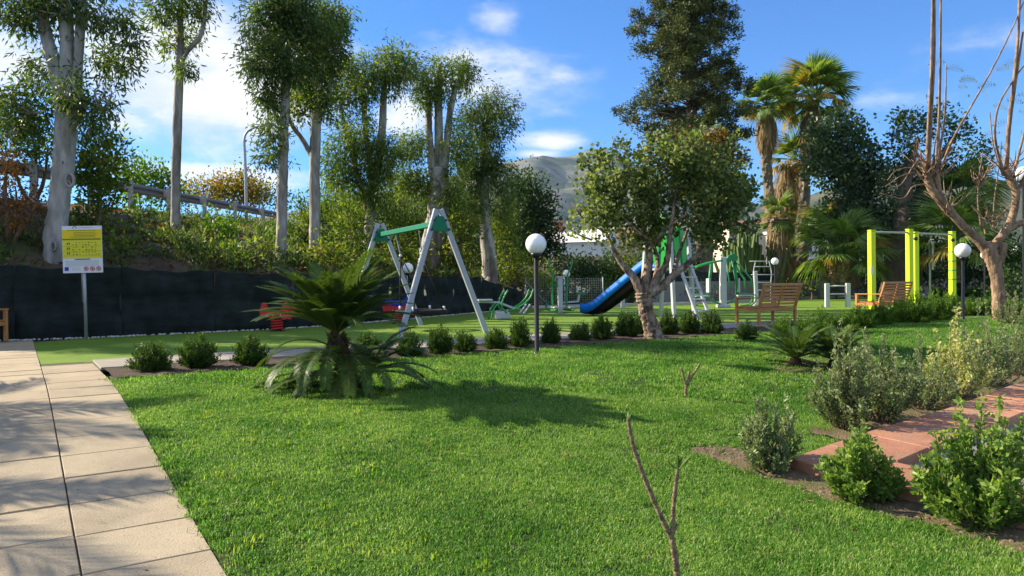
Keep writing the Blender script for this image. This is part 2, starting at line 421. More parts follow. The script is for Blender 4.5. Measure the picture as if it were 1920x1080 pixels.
m_gravel = mat('gravel', (.20, .18, .16), .95, (.36, .34, .31), 40, bump=1, bscale=50, detail=3)
sheet_rq('gravel_bed', 4.59, 12.4, -12, -7.12, 60, 30, m_gravel, .02, 0, .02)
# soil around the shrubs: an uneven band outside the corner
def soil_patch(name, pts, dz=.016):
    pts = np.array(pts); c = pts.mean(0); n = 70
    P = interp(np.vstack([np.column_stack([pts, np.zeros(len(pts))]), [[*pts[0], 0]]]), n)[:-1, :2]
    P = P + rng.normal(0, .018, P.shape); rings = [0, .35, .7, .9, 1.0]; V = [(*c, float(G(*c)) + dz + .012)]; Fs = []
    for k, f in enumerate(rings[1:]):
        for p in P:
            q = c + (p - c) * f; V.append((*q, float(G(*q)) + (dz + .015 * rng.random() if f < 1 else -.01)))
    m = len(P); Fs += [(0, 1 + i, 1 + (i + 1) % m) for i in range(m)]
    for k in range(3):
        Fs += [(1 + k * m + i, 1 + (k + 1) * m + i, 1 + (k + 1) * m + (i + 1) % m, 1 + k * m + (i + 1) % m) for i in range(m)]
    me = bpy.data.meshes.new(name); me.from_pydata(V, [], Fs); me.materials.append(m_soil2); me.shade_smooth()
    return tag(put(bpy.data.objects.new(name, me)), kind='structure')
m_soil2 = mat('dry_soil', (.13, .085, .05), .95, (.20, .145, .085), 7, bump=1.0, bscale=45, col3=(.09, .11, .03), scale3=5)
def gp(u, v):
    p = on_plane(u, v, -.3)
    for _ in range(6): p = on_plane(u, v, float(G(p[0], p[1])))
    return p[:2]
SOIL_LINE = interp([(*gp(u, v), w) for u, v, w in ((1296, 848, .06), (1345, 850, .20), (1410, 866, .28), (1510, 898, .29), (1630, 936, .29), (1750, 966, .28), (1890, 1000, .28), (2010, 1032, .28))], 90)
def soil_band():
    tg = np.gradient(SOIL_LINE[:, :2], axis=0); tg /= np.linalg.norm(tg, axis=1)[:, None]; nr = np.stack([-tg[:, 1], tg[:, 0]], 1); J = np.linspace(-1, 1, 11); n = len(SOIL_LINE)
    wob = 1 + .22 * np.sin(np.arange(n) * .55) + rng.normal(0, .10, n); Xx = np.zeros((n, 11)); Yy = Xx.copy()
    for j, f in enumerate(J): Xx[:, j] = SOIL_LINE[:, 0] + nr[:, 0] * f * SOIL_LINE[:, 2] * wob; Yy[:, j] = SOIL_LINE[:, 1] + nr[:, 1] * f * SOIL_LINE[:, 2] * wob
    Zz = G(Xx, Yy) + .014 + .022 * rng.random(Xx.shape) * (1 - np.abs(J)) - .02 * (np.abs(J) > .95)
    tag(grid_mesh('shrub_soil', Xx, Yy, Zz, m_soil2), kind='structure')
soil_band()
for k_ in range(1):
    rr_ = np.linspace(5.2, 13, 80); qq_ = np.linspace(0, 1, 8); Rr, Qq = np.meshgrid(rr_, qq_); QQ = qu(Rr) - .1 + Qq * (.62 + .06 * np.sin(Rr * 5) + .05 * np.sin(Rr * 11 + 1)); Xx = O2[0] + Rr * RS[0] + QQ * QS[0]; Yy = O2[1] + Rr * RS[1] + QQ * QS[1]
    tag(grid_mesh('shrub_row_soil', Xx, Yy, G(Xx, Yy) + .012 + .02 * rng.random(Xx.shape), m_soil2), kind='structure')
soil_patch('cycad_soil', [gp(*q) for q in ((1440, 690), (1500, 676), (1590, 678), (1610, 692), (1530, 704), (1460, 702))])

# embankment and road on the left
m_bank = mat('bank_soil', (.065, .045, .03), .95, (.12, .09, .06), 2.4, bump=1.0, bscale=9, col3=(.06, .085, .022), scale3=.9)
bx = np.linspace(-30, 10, 130); by = np.linspace(10, 72, 180); X, Y = np.meshgrid(bx, by)
e = fence_side(X, Y)
Z = bank(X, Y) + np.where(e > .5, .10 * np.sin(X * 2.3 + Y) * np.sin(Y * 1.7) + .07 * np.sin(X * 5.1) * np.sin(Y * 4.3 + X), 0) * np.clip(e / 3, 0, 1) * (X > -12.2)
skip = (np.minimum.reduce([e[:-1, :-1], e[1:, :-1], e[:-1, 1:], e[1:, 1:]]) < .1)
tag(grid_mesh('embankment', X, Y, np.where(e > .05, Z, .5), m_bank, skip=skip), kind='structure')
m_asph = mat('asphalt', (.055, .054, .052), .9, (.07, .068, .066), 8, bump=.2)
yy = np.linspace(10, 72, 40); X, Y = np.meshgrid(np.linspace(-24, -13.2, 4), yy)
tag(grid_mesh('road', X, Y, bank(X, Y) + .03, m_asph), kind='structure')

# ------------------------------------------------------------------ far setting: mountains, hillside, houses
def hnoise(x, y, seed, octs=5):
    g = np.random.default_rng(seed); z = 0; a = 1
    for k in range(octs):
        for _ in range(3):
            th = g.uniform(0, 2 * PI); ph = g.uniform(0, 2 * PI); f = 2 ** k
            z = z + a * np.sin((x * math.cos(th) + y * math.sin(th)) * f * g.uniform(.8, 1.25) + ph) / 3
        a *= .52
    return z
m_mount = mat('mountain_scrub', (.014, .026, .012), .95, (.12, .125, .06), .009, detail=14, bump=0, col3=(.24, .22, .20), scale3=.008, lo=.42, hi=.58)
ridge = np.array([(200, 420), (500, 400), (700, 372), (860, 330), (950, 302), (985, 292), (1012, 290), (1042, 292), (1075, 288), (1110, 277), (1138, 280), (1170, 296), (1220, 318), (1300, 352), (1420, 380), (1560, 402), (1760, 430), (2100, 455)], float)
YC = 3200.
xr = np.array([at(u, v, YC)[0] for u, v in ridge]); zr = np.array([at(u, v, YC)[2] for u, v in ridge])
X, T = np.meshgrid(np.linspace(xr[0], xr[-1], 220), np.linspace(0, 1, 90))
Yy = 1500 + T * (YC - 1500) * 1.25
tt = np.clip((Yy - 1500) / (YC - 1500), 0, 2)
crest = np.interp(X, xr, zr); prof = np.where(tt < 1, sst(tt) * .45 + .55 * tt ** 1.3, 1 - (tt - 1) * 1.2)
rough_ = hnoise(X / 260, Yy / 260, 3, 6)
Z = crest * prof + rough_ * 40 * np.sin(np.clip(tt, 0, 1) * PI) - 85 * np.abs(hnoise(X / 150, Yy / 500, 9, 4)) * np.sin(np.clip(tt, 0, 1) * PI) + hnoise(X / 60, Yy / 60, 5, 3) * 9 * np.clip(tt, 0, 1)
tag(grid_mesh('mountain', X, Yy, Z - 4, m_mount), kind='structure')
m_hill = mat('hillside', (.032, .05, .022), .95, (.10, .095, .06), .03, detail=10, lo=.4, hi=.62)
ridge2 = np.array([(1480, 380), (1600, 330), (1700, 300), (1760, 308), (1790, 326), (1815, 350), (1838, 370), (1870, 378), (1920, 383), (2000, 392), (2300, 420)], float)
YC = 950.
xr2 = np.array([at(u, v, YC)[0] for u, v in ridge2]); zr2 = np.array([at(u, v, YC)[2] for u, v in ridge2])
X, T = np.meshgrid(np.linspace(xr2[0], xr2[-1], 110), np.linspace(0, 1, 50)); Yy = 420 + T * (YC - 420) * 1.3
tt = np.clip((Yy - 420) / (YC - 420), 0, 2); prof = np.where(tt < 1, tt ** 1.1, 1 - (tt - 1) * 1.0)
def hill_z(x, y):
    t_ = np.clip((y - 420) / (YC - 420), 0, 2); p_ = np.where(t_ < 1, t_ ** 1.1, 1 - (t_ - 1))
    return np.interp(x, xr2, zr2) * p_ + hnoise(x / 70, y / 70, 8, 4) * 4 * np.sin(np.clip(t_, 0, 1) * PI)
tag(grid_mesh('hill', X, Yy, hill_z(X, Yy) - 1, m_hill), kind='structure')

m_white = mat('white_render', (.75, .72, .67), .9, (.64, .61, .56), 2)
m_cream = mat('cream_render', (.62, .50, .38), .9, (.55, .44, .33), 2)
m_pink = mat('pink_render', (.55, .36, .27), .9, (.5, .32, .24), 2)
m_tile = mat('roof_tile', (.36, .15, .09), .9, (.28, .12, .075), 6)
m_glassd = mat('dark_window', (.03, .035, .04), .25)
def house(name, label, loc, w, d, h, rz, mw, mr, rise=.9, win=3, storeys=1, chimney=False, group=None):
    t = thing(name, label, 'house', loc, rz, group)
    bb = B(); bb.box((0, 0, h / 2 - .75), (w, d, h + 1.5)); bb.build('wall', mw, t)
    o = .35; bb = B()
    if rise > 0:
        bb.add([(-w / 2 - o, -d / 2 - o, h), (w / 2 + o, -d / 2 - o, h), (w / 2 + o, d / 2 + o, h), (-w / 2 - o, d / 2 + o, h), (-w / 2 - o, 0, h + rise), (w / 2 + o, 0, h + rise)],
               [(0, 1, 5, 4), (2, 3, 4, 5), (0, 4, 3), (1, 2, 5), (3, 2, 1, 0)])
    else: bb.box((0, 0, h + .12), (w + .4, d + .4, .25))
    rf = bb.build('roof', mr, t)
    if chimney: bb = B(); bb.box((-w * .33, -.2, h + rise * .6 + .5), (.9, .9, 2.0)); bb.box((-w * .33, -.2, h + rise * .6 + 1.6), (1.1, 1.1, .2)); bb.build('chimney', m_tile, rf)
    for s_ in range(storeys):
        for i in range(win):
            x = -w / 2 + w * (i + .5) / win; zc = (s_ + .55) * h / storeys
            bb = B(); bb.box((x, -d / 2 - .02, zc), (1.1, .1, 1.3)); wn = bb.build('window', m_white, t)
            bb = B(); bb.box((x, -d / 2 - .08, zc), (.9, .06, 1.1)); bb.build('pane', m_glassd, wn)
    return t
p = at(1086, 475, 88); house('villa', 'white villa with low pitched roof and brick chimney behind the hedge', (p[0], p[1], 0), 7.4, 8, p[2] + 1.1, -.35, m_white, m_white, 1.7, 2, 1, True)
p = at(1062, 440, 104); house('villa', 'cream house with red tiles half hidden behind the white villa', (p[0], p[1], 0), 7, 7, p[2] - .6, .3, m_cream, m_tile, 1.2, 2, 1)
p = at(1168, 446, 110); house('villa', 'pink house under red tiles seen beside the green play canopy', (p[0], p[1], 0), 8, 7, p[2], .1, m_pink, m_tile, 1.3, 2, 1)
p = at(1400, 424, 125); house('villa', 'low pinkish house glimpsed left of the palm trunks', (p[0], p[1], 0), 9, 7, p[2], .1, m_cream, m_tile, .8, 3, 1)
p = at(1512, 470, 66); house('villa', 'pale rendered house behind the shaggy palm trunks', (p[0], p[1], 0), 5.2, 5, p[2] + 1.6, .1, m_white, m_white, 0, 2, 2)
for i, (u, v, D_, w, h, mw, lab) in enumerate([(1838, 376, 800, 16, 6, m_pink, 'pinkish hilltop house at the left end of the village ridge'), (1852, 380, 780, 14, 6, m_cream, 'cream hilltop house right of the pinkish one'),
        (1868, 384, 760, 16, 5, m_pink, 'low pink house in the middle of the hilltop village'), (1884, 388, 750, 15, 6, m_cream, 'cream house above the white block on the hill'),
        (1905, 396, 560, 11, 6, m_white, 'white block of a house on the hillside at the right edge'), (1880, 420, 480, 12, 4, m_white, 'long low white house at the foot of the hill'),
        (1822, 372, 820, 13, 6, m_cream, 'cream house nearest the dark crest of the hill'), (1908, 380, 800, 14, 6, m_pink, 'pinkish house on the ridge at the right edge')]):
    p = at(u, v, D_); zz = float(hill_z(p[0], p[1])) - 1
    house('village_house', lab, (p[0], p[1], min(zz, p[2] - h * .6)), w, 9, h, .1 * i, mw, m_tile, 1.5, 4, 2, group='houses on the far hillside')

# ------------------------------------------------------------------ plants: leaf materials
LM = dict(
    euc=leafmat('eucalyptus_leaf', [(0.041, 0.083, 0.033), (0.076, 0.138, 0.041), (0.123, 0.199, 0.047), (0.234, 0.261, 0.055)], .42, .4),
    eucl=leafmat('eucalyptus_young_leaf', [(0.050, 0.094, 0.025), (0.094, 0.150, 0.031), (0.150, 0.213, 0.037), (0.250, 0.213, 0.050)], .45, .4),
    eucd=leafmat('eucalyptus_dark_leaf', [(0.031, 0.065, 0.031), (0.055, 0.108, 0.042), (0.092, 0.154, 0.053), (0.154, 0.177, 0.062)], .36, .35),
    tips=leafmat('eucalyptus_tip_leaf', [(.16, .11, .03), (.20, .13, .04), (.14, .14, .03), (.22, .10, .04)], .45, .3),
    bush=leafmat('understorey_leaf', [(0.034, 0.075, 0.017), (0.069, 0.127, 0.023), (0.127, 0.184, 0.029), (0.218, 0.230, 0.040)], .42, .3),
    yellow=leafmat('yellowing_leaf', [(.10, .12, .02), (.20, .18, .03), (.28, .20, .03), (.25, .13, .02)], .45, .3),
    bright=leafmat('bright_leaf', [(0.060, 0.132, 0.022), (0.096, 0.192, 0.024), (0.144, 0.252, 0.030)], .45, .3),
    dark=leafmat('dark_leaf', [(0.023, 0.049, 0.023), (0.038, 0.080, 0.034), (0.067, 0.114, 0.046)], .22, .4),
    ivy=leafmat('ivy_leaf', [(0.022, 0.055, 0.034), (0.037, 0.083, 0.047), (0.064, 0.120, 0.064), (0.129, 0.184, 0.110)], .2, .6, .38),
    conifer=leafmat('conifer_needle', [(0.035, 0.059, 0.030), (0.059, 0.086, 0.041), (0.095, 0.122, 0.054), (0.162, 0.183, 0.088)], .12, .3),
    tree=leafmat('round_leaf', [(.05, .09, .036), (.09, .14, .06), (.155, .205, .10), (.29, .33, .19)], .42, .35),
    rust=leafmat('rusty_shoot_leaf', [(.16, .08, .03), (.22, .11, .04), (.14, .11, .03)], .4, .3),
    hedge=leafmat('hedge_leaf', [(0.022, 0.053, 0.015), (0.037, 0.081, 0.020), (0.056, 0.112, 0.025), (0.100, 0.163, 0.037)], .25, .35),
    hedgel=leafmat('hedge_bright_leaf', [(0.036, 0.084, 0.017), (0.060, 0.132, 0.022), (0.096, 0.192, 0.029), (0.156, 0.240, 0.048)], .32, .35),
    grey=leafmat('greygreen_leaf', [(.055, .10, .065), (.10, .155, .10), (.16, .22, .145), (.27, .33, .22)], .3, .4),
    green=leafmat('shrub_leaf', [(0.059, 0.127, 0.033), (0.097, 0.186, 0.045), (0.149, 0.253, 0.067), (0.253, 0.356, 0.119)], .35, .45, .4),
    pale=leafmat('pale_shrub_leaf', [(.13, .19, .10), (.22, .28, .15), (.36, .40, .22), (.50, .50, .32)], .38, .3),
    cycad=leafmat('cycad_leaflet', [(0.027, 0.063, 0.018), (0.045, 0.093, 0.024), (0.075, 0.132, 0.036), (0.135, 0.195, 0.075)], .25, .3, .45),
    fan=leafmat('fan_leaf', [(.055, .12, .03), (.09, .175, .045), (.16, .25, .08), (.27, .33, .14)], .35, .4),
    fanold=leafmat('fan_yellow_leaf', [(0.240, 0.204, 0.060), (0.360, 0.276, 0.084), (0.312, 0.204, 0.072)], .35, .3),
    dead=leafmat('dead_frond', [(.13, .10, .075), (.22, .175, .13), (.31, .25, .185), (.40, .33, .24)], .2, .2, .8),
    dry=leafmat('dry_vine_leaf', [(.09, .04, .02), (.16, .075, .035), (.22, .12, .06)], .35, .2, .8),
    fern=leafmat('feathery_leaf', [(.10, .14, .02), (.17, .19, .03), (.24, .20, .04)], .5, .1),
)
m_bark = mat('eucalyptus_bark', (.42, .385, .34), .85, (.17, .14, .115), 4.5, detail=9, bump=.9, bdist=.05, bscale=9, lo=.42, hi=.6, stretch=(1, 1, .22), col3=(.12, .065, .042), scale3=1.6)
m_bark_pale = mat('pale_bark', (.44, .42, .39), .85, (.24, .225, .205), 5, detail=9, bump=.5, bscale=14, stretch=(1.2, 1.2, .3), col3=(.15, .14, .11), scale3=2.6)
m_bark_b = mat('brown_bark', (.22, .15, .10), .9, (.11, .07, .05), 7, detail=8, bump=.9, bscale=20, stretch=(1, 1, .35))
m_bark_t = mat('flaky_bark', (.34, .245, .17), .9, (.11, .07, .05), 11, detail=9, bump=1.0, bdist=.06, bscale=14, stretch=(1, 1, .5), lo=.44, hi=.57, col3=(.46, .37, .29), scale3=9)
m_bark_j = mat('smooth_brown_bark', (.38, .25, .155), .85, (.18, .11, .07), 9, detail=9, bump=1.0, bdist=.05, bscale=16, stretch=(1, 1, .45), lo=.40, hi=.62)
m_bark_d = mat('dark_bark', (.10, .075, .055), .95, (.17, .13, .10), 6, detail=8, bump=1.0, bscale=10, stretch=(1, 1, .25))

def droop_leaves(P, Od, n):
    L = Od * .55 + np.array((0, 0, -.6)) + rng.normal(0, .55, (n, 3)); return leafquads(P, L, rng.uniform(.10, .22, n), rng.uniform(.03, .052, n), .4)
def eucalyptus(label, D, base_uv, limbs, lobes, leaf='euc', per=46, cs=.20, bark=None, tips=None, size=1.0, tip_share=0):
    zb = at(*base_uv, D); loc = (zb[0], zb[1], min(float(bank(zb[0], zb[1])), zb[2]) - .05)
    t = thing('eucalyptus_tree', label, 'tree', loc, 0, 'eucalyptus trees behind the fence')
    b = B()
    for k, pts in enumerate(limbs):
        if k == 0: pts = [(pts[0][0], pts[0][1], pts[0][2])] + list(pts[1:])
        limb(b, pts, D, 9 + 4 * len(pts), 11, .05)
    p0 = limbs[0][0]; w0 = at(p0[0], p0[1], D); b.tube([(loc[0], loc[1], loc[2] - .3), (*w0[:2], w0[2] + .15)], [p0[2] * D / F * .62, p0[2] * D / F * .5], 11)
    b.build('trunk', bark or m_bark, t, True, True)
    lb = [pxl(q[0], q[1], D, q[2], q[3], max(6, int(q[2] * q[3] * (D / F) ** 2 * 74 * size)), None, q[4] if len(q) > 4 else rng.uniform(-.5, .5)) for q in lobes]
    P, Od, ids = clumps(lb, per * 1.2, cs * .78, 2.3, flat=1.1)
    quads('crown', droop_leaves(P, Od, len(P)), LM[leaf], clump_rnd(ids), t)
    if tips:   # sunlit young shoots on top
        tb = [pxl(q[0], q[1], D, q[2], q[3], max(5, int(q[2] * q[3] * (D / F) ** 2 * 22))) for q in tips]
        P, Od, ids = clumps(tb, 26, .16)
        L = np.array((0, 0, .7)) + rng.normal(0, .6, (len(P), 3))
        quads('young_shoots', leafquads(P, L, rng.uniform(.09, .17, len(P)), .026), LM['tips' if tip_share else 'eucl'], clump_rnd(ids), t)['kind'] = 'stuff'
    # twigs inside the crown
    tw = B()
    for c, r, n in lb:
        for _ in range(5):
            d = rvec(1)[0]; d[2] = abs(d[2]) * .6; e_ = c + d * r * .95; s_ = c - np.array((0, 0, r[2] * .5)); mid = (s_ + e_) / 2 + rng.normal(0, .1, 3)
            tw.tube(interp([s_, mid, e_], 6), np.linspace(.03, .008, 6), 5)
    tag(tw.build('twigs', bark or m_bark, t, True, True), kind='stuff')
    return t

eucalyptus('massive pale eucalyptus trunk behind the yellow notice board', 15.9, (108, 520),
    [[(106, 530, 44), (104, 450, 40), (110, 385, 37), (118, 320, 37), (123, 260, 39), (126, 205, 43), (128, 165, 42)],
     [(116, 195, 26), (98, 110, 23), (80, 35, 21), (64, -70, 18)], [(128, 190, 30), (126, 105, 25), (124, 20, 23), (120, -80, 20)], [(140, 200, 22), (147, 110, 17), (151, 40, 17), (156, -70, 14)],
     [(132, 225, 18), (150, 200, 20), (163, 182, 19)]],
    [(30, 30, 60, 38), (120, 10, 90, 36), (205, 28, 55, 34), (70, -20, 120, 30), (125, 165, 38, 34, -.7), (60, 190, 55, 45), (190, 185, 42, 48), (160, 240, 38, 40, .8), (30, 230, 40, 45), (245, 75, 14, 14), (226, 125, 22, 24), (185, 110, 35, 35, .9), (90, 130, 40, 40, .9)], 'eucd', 40, .19, m_bark_pale, size=.8)
eucalyptus('slim eucalyptus standing alone in front of the guard rail', 20, (330, 470),
    [[(331, 470, 19), (329, 380, 17), (331, 290, 16), (334, 190, 17), (337, 130, 15), (338, 60, 12), (340, -50, 9)], [(337, 120, 10), (352, 95, 9), (374, 70, 9), (382, 40, 9), (386, -10, 8)]],
    [(305, 25, 36, 42), (372, 15, 40, 40), (335, 80, 36, 30), (348, 130, 26, 18), (340, -20, 60, 25)], 'euc', 34, .19, size=.85)
eucalyptus('tall eucalyptus with dark dense crown left of the twin trunks', 20.5, (527, 510),
    [[(526, 515, 21), (528, 420, 20), (530, 310, 19), (534, 210, 18), (537, 120, 14), (540, 30, 9)], [(532, 250, 9), (515, 210, 8), (500, 170, 6)]],
    [(505, 45, 66, 55), (565, 40, 62, 50), (500, 115, 55, 48), (545, 120, 52, 50), (505, 185, 28, 40), (512, 245, 20, 45), (505, 295, 24, 22), (470, 120, 25, 20), (530, 10, 80, 30)], 'eucd', 44, .21)
eucalyptus('straight eucalyptus with wide green crown right of the tall dark one', 21.5, (590, 480),
    [[(590, 485, 21), (590, 400, 20), (590, 310, 20), (592, 225, 19), (596, 160, 14), (602, 60, 9)], [(590, 300, 11), (566, 260, 9), (548, 236, 8), (540, 215, 6)], [(594, 230, 12), (612, 190, 9), (625, 130, 7)]],
    [(612, 40, 46, 48), (625, 100, 38, 48), (585, 140, 48, 46), (570, 195, 40, 40), (605, 195, 36, 30), (590, 80, 50, 50)], 'euc', 44, .2, tips=[(625, 25, 32, 26), (560, 10, 40, 14)])
eucalyptus('forked eucalyptus with two flat-topped crowns behind the swing', 26, (690, 510),
    [[(688, 520, 17), (690, 440, 16), (698, 370, 17), (708, 310, 17), (716, 250, 15), (719, 190, 13), (722, 130, 8)], [(700, 350, 15), (690, 280, 12), (684, 225, 11), (680, 150, 8)], [(690, 400, 10), (660, 290, 9), (640, 210, 8), (638, 180, 7)]],
    [(672, 140, 46, 36), (735, 130, 58, 40), (700, 165, 50, 25), (645, 180, 34, 34), (668, 270, 58, 52), (640, 320, 40, 42), (690, 340, 44, 50), (725, 300, 24, 50), (765, 125, 26, 25)], 'euc', 40, .23, tips=[(672, 118, 44, 16), (735, 100, 50, 16), (690, 160, 40, 16)])
eucalyptus('pollarded eucalyptus splitting into three pale stems above the swing', 27, (800, 520),
    [[(800, 530, 46), (812, 450, 42), (824, 385, 42), (824, 345, 38), (820, 315, 34)], [(812, 330, 16), (805, 260, 14), (803, 200, 12), (800, 150, 8)], [(822, 325, 18), (823, 250, 16), (822, 185, 14), (824, 120, 8)], [(832, 330, 16), (838, 265, 13), (845, 205, 12), (858, 150, 8)]],
    [(828, 145, 58, 36), (800, 185, 34, 26), (872, 140, 24, 30), (770, 280, 36, 38), (758, 335, 30, 32), (800, 350, 40, 32), (860, 270, 30, 50), (846, 360, 26, 36)], 'euc', 40, .22, tips=[(850, 118, 36, 14), (770, 262, 30, 22), (860, 250, 22, 30)])
eucalyptus('smaller eucalyptus with mop-like crown at the end of the fence', 28.5, (918, 515),
    [[(919, 525, 30), (916, 475, 28), (909, 410, 22), (908, 340, 17), (907, 270, 13), (912, 220, 8)], [(908, 300, 9), (898, 265, 7), (890, 240, 5)], [(912, 420, 14), (900, 350, 11), (885, 300, 8)]],
    [(925, 205, 46, 34), (920, 245, 50, 36), (885, 215, 24, 30), (905, 300, 34, 36), (880, 320, 30, 46), (930, 330, 34, 44), (890, 380, 36, 34), (940, 390, 28, 30)], 'eucd', 40, .22, tips=[(925, 182, 46, 14), (885, 300, 26, 30)], tip_share=1)

eucalyptus('eucalyptus outside the left edge shading the netting fence', 15.5, (-430, 500),
    [[(-430, 330, 40), (-428, 200, 34), (-425, 60, 24), (-420, -100, 12)]], [(-430, 150, 120, 80), (-360, 60, 100, 80), (-500, 60, 110, 80), (-430, -60, 110, 70), (-400, 240, 80, 50)], 'eucd', 40, .22, size=.6)
eucalyptus('second eucalyptus outside the left edge on the road bank', 19, (-330, 500),
    [[(-330, 330, 36), (-328, 200, 30), (-325, 60, 22), (-320, -100, 12)]], [(-330, 150, 100, 70), (-270, 80, 70, 70), (-400, 60, 100, 80), (-330, -40, 100, 70)], 'eucd', 40, .22, size=.6)

tr1 = bpy.data.objects['eucalyptus_tree']
for (u, v, r_) in ((131, 338, 8), (100, 462, 5), (122, 463, 4), (118, 305, 2.5), (128, 345, 4), (78, 60, 3), (126, 70, 3)):
    k = 15.9 / F; c = at(u, v, 15.9 - (.24 if v > 200 else .16)); b = B(); a = np.linspace(0, 2 * PI, 15)
    b.tube([c + np.array((math.cos(q) * r_ * k, 0, math.sin(q) * r_ * k * 1.5)) for q in a], r_ * k * .35, 6, False); kn = b.build('knot', m_bark_pale, tr1, True, True)
    b = B(); b.ball(c + (0, .01, 0), r_ * k * .8, 10, 6, (1, .3, 1.4)); b.build('knot_hollow', m_bark_d, kn, True); kn.children[0].data.transform(Matrix.Translation(-Vector(tr1.location)))

def bushy(name, label, cat, D, base_uv, lobes, leaf, length=.11, width=.06, per=40, cs=.2, dens=24, group=None, trunk=None, bark=None, up=.2, rn=.35, z=None, dD=None, shell=2.3):
    zb = at(*base_uv, D); zg = float(bank(zb[0], zb[1])) if z is None else z
    t = thing(name, label, cat, (zb[0], zb[1], zg), 0, group)
    lb = [pxl(q[0], q[1], D, q[2], q[3], max(6, int(q[2] * q[3] * (D / F) ** 2 * dens)), None, (q[4] if len(q) > 4 else rng.uniform(-.4, .4))) for q in lobes]
    P, Od, ids = clumps(lb, per, cs, shell)
    keep = P[:, 2] > zg - .05; P, Od, ids = P[keep], Od[keep], ids[keep]
    L = Od * .6 + rng.normal(0, .6, P.shape) + np.array((0, 0, up))
    quads('crown', leafquads(P, L, length * rng.uniform(.7, 1.3, len(P)), width * rng.uniform(.7, 1.3, len(P)), .5), LM[leaf], clump_rnd(ids, rn), t)
    b = B()
    if trunk:
        for pts in trunk: limb(b, pts, D, 4 + 4 * len(pts), 10, .06)
    else:
        for c, r, n in lb[:3]:
            e_ = c; s_ = np.array((zb[0], zb[1], zg - .1)); b.tube(interp([s_, (s_ + e_) / 2 + rng.normal(0, .08, 3), e_], 6), np.linspace(.07, .02, 6), 6)
    b.build('trunk', bark or m_bark_b, t, True, True)
    return t

U = 'trees and bushes growing beyond the fence'
bushy('ivy_shrub', 'dark green bush climbing beside the massive pale trunk', 'bush', 17.6, (180, 480), [(185, 290, 36, 36), (188, 350, 40, 50), (180, 410, 36, 46), (160, 320, 30, 60), (205, 330, 26, 40), (215, 280, 26, 26)], 'bush', .14, .055, 50, .16, 46, U)
bushy('shrub', 'leafy green bush behind the pale trunk at the left edge', 'bush', 19, (60, 330), [(60, 250, 50, 40), (20, 300, 40, 30), (90, 280, 36, 40), (20, 220, 50, 40)], 'euc', .15, .05, 46, .18, 46, U)
t = bushy('dry_vine', 'rust brown dried vine hanging over the bank at the left edge', 'vine', 15.7, (20, 440), [(15, 300, 22, 42), (30, 360, 26, 40), (75, 375, 20, 30), (36, 405, 12, 22), (8, 350, 14, 60)], 'dry', .08, .035, 40, .12, 90, None, up=-.6)
bushy('tree', 'bright green rounded tree on the far side of the road', 'tree', 42, (270, 400), [(262, 325, 46, 28), (290, 345, 40, 26), (245, 345, 30, 26), (320, 360, 26, 18)], 'bright', .22, .13, 50, .35, 16, U, z=3.5)
bushy('tree', 'tree turning yellow on the far side of the road beside the street lamp', 'tree', 50, (430, 400), [(430, 348, 36, 26), (395, 360, 30, 18), (460, 356, 30, 20), (370, 352, 20, 12), (490, 368, 26, 16), (445, 370, 60, 16)], 'yellow', .22, .13, 50, .35, 14, U, z=3.9)
bushy('tree', 'dark green trees low on the skyline right of the yellowing one', 'tree', 62, (500, 400), [(490, 360, 26, 14), (520, 372, 36, 12), (465, 345, 20, 16), (360, 372, 30, 12)], 'dark', .25, .15, 44, .5, 9, U, z=4)
spec = [('yellow-green bush at the foot of the straight eucalyptus', 21, (590, 510), [(580, 488, 34, 24), (610, 478, 30, 26), (560, 500, 26, 16), (640, 492, 30, 20)], 'eucl'),
        ('tall reddish-green thicket between the two straight trunks', 24.5, (560, 490), [(565, 420, 34, 44), (610, 410, 34, 40), (640, 440, 30, 44), (580, 460, 34, 26)], 'bush'),
        ('leafy bush with light leaves behind the cycad', 23, (660, 515), [(660, 440, 30, 46), (680, 480, 34, 30), (650, 400, 26, 26)], 'bush'),
        ('green bush under the swing beam', 26, (745, 515), [(745, 460, 34, 42), (730, 500, 34, 22), (765, 490, 26, 26), (740, 420, 30, 26)], 'bush'),
        ('tall green bush right of the swing apex', 27, (860, 515), [(860, 420, 36, 46), (850, 475, 34, 38), (880, 490, 26, 28), (840, 500, 30, 22)], 'eucl'),
        ('light green bush at the fence end beside the brown post', 30, (965, 530), [(955, 480, 26, 40), (970, 505, 26, 26), (935, 440, 26, 36), (950, 420, 22, 30)], 'bush'),
        ('dark thicket deep behind the swing', 33, (740, 480), [(720, 420, 60, 50), (780, 430, 50, 50), (800, 470, 60, 40), (640, 450, 40, 40)], 'eucd'),
        ('tall dark thicket rising behind the forked eucalyptus', 34, (680, 470), [(640, 380, 46, 50), (690, 390, 46, 50), (740, 370, 40, 50), (600, 420, 40, 40)], 'euc'),
        ('tall mixed thicket behind the pollarded eucalyptus', 36, (800, 480), [(770, 390, 46, 50), (830, 400, 50, 60), (870, 390, 40, 50), (790, 440, 60, 40)], 'euc'),
        ('dark thicket behind the mop-crowned eucalyptus', 35, (900, 490), [(880, 430, 60, 50), (940, 430, 40, 60), (920, 480, 60, 30)], 'eucd')]
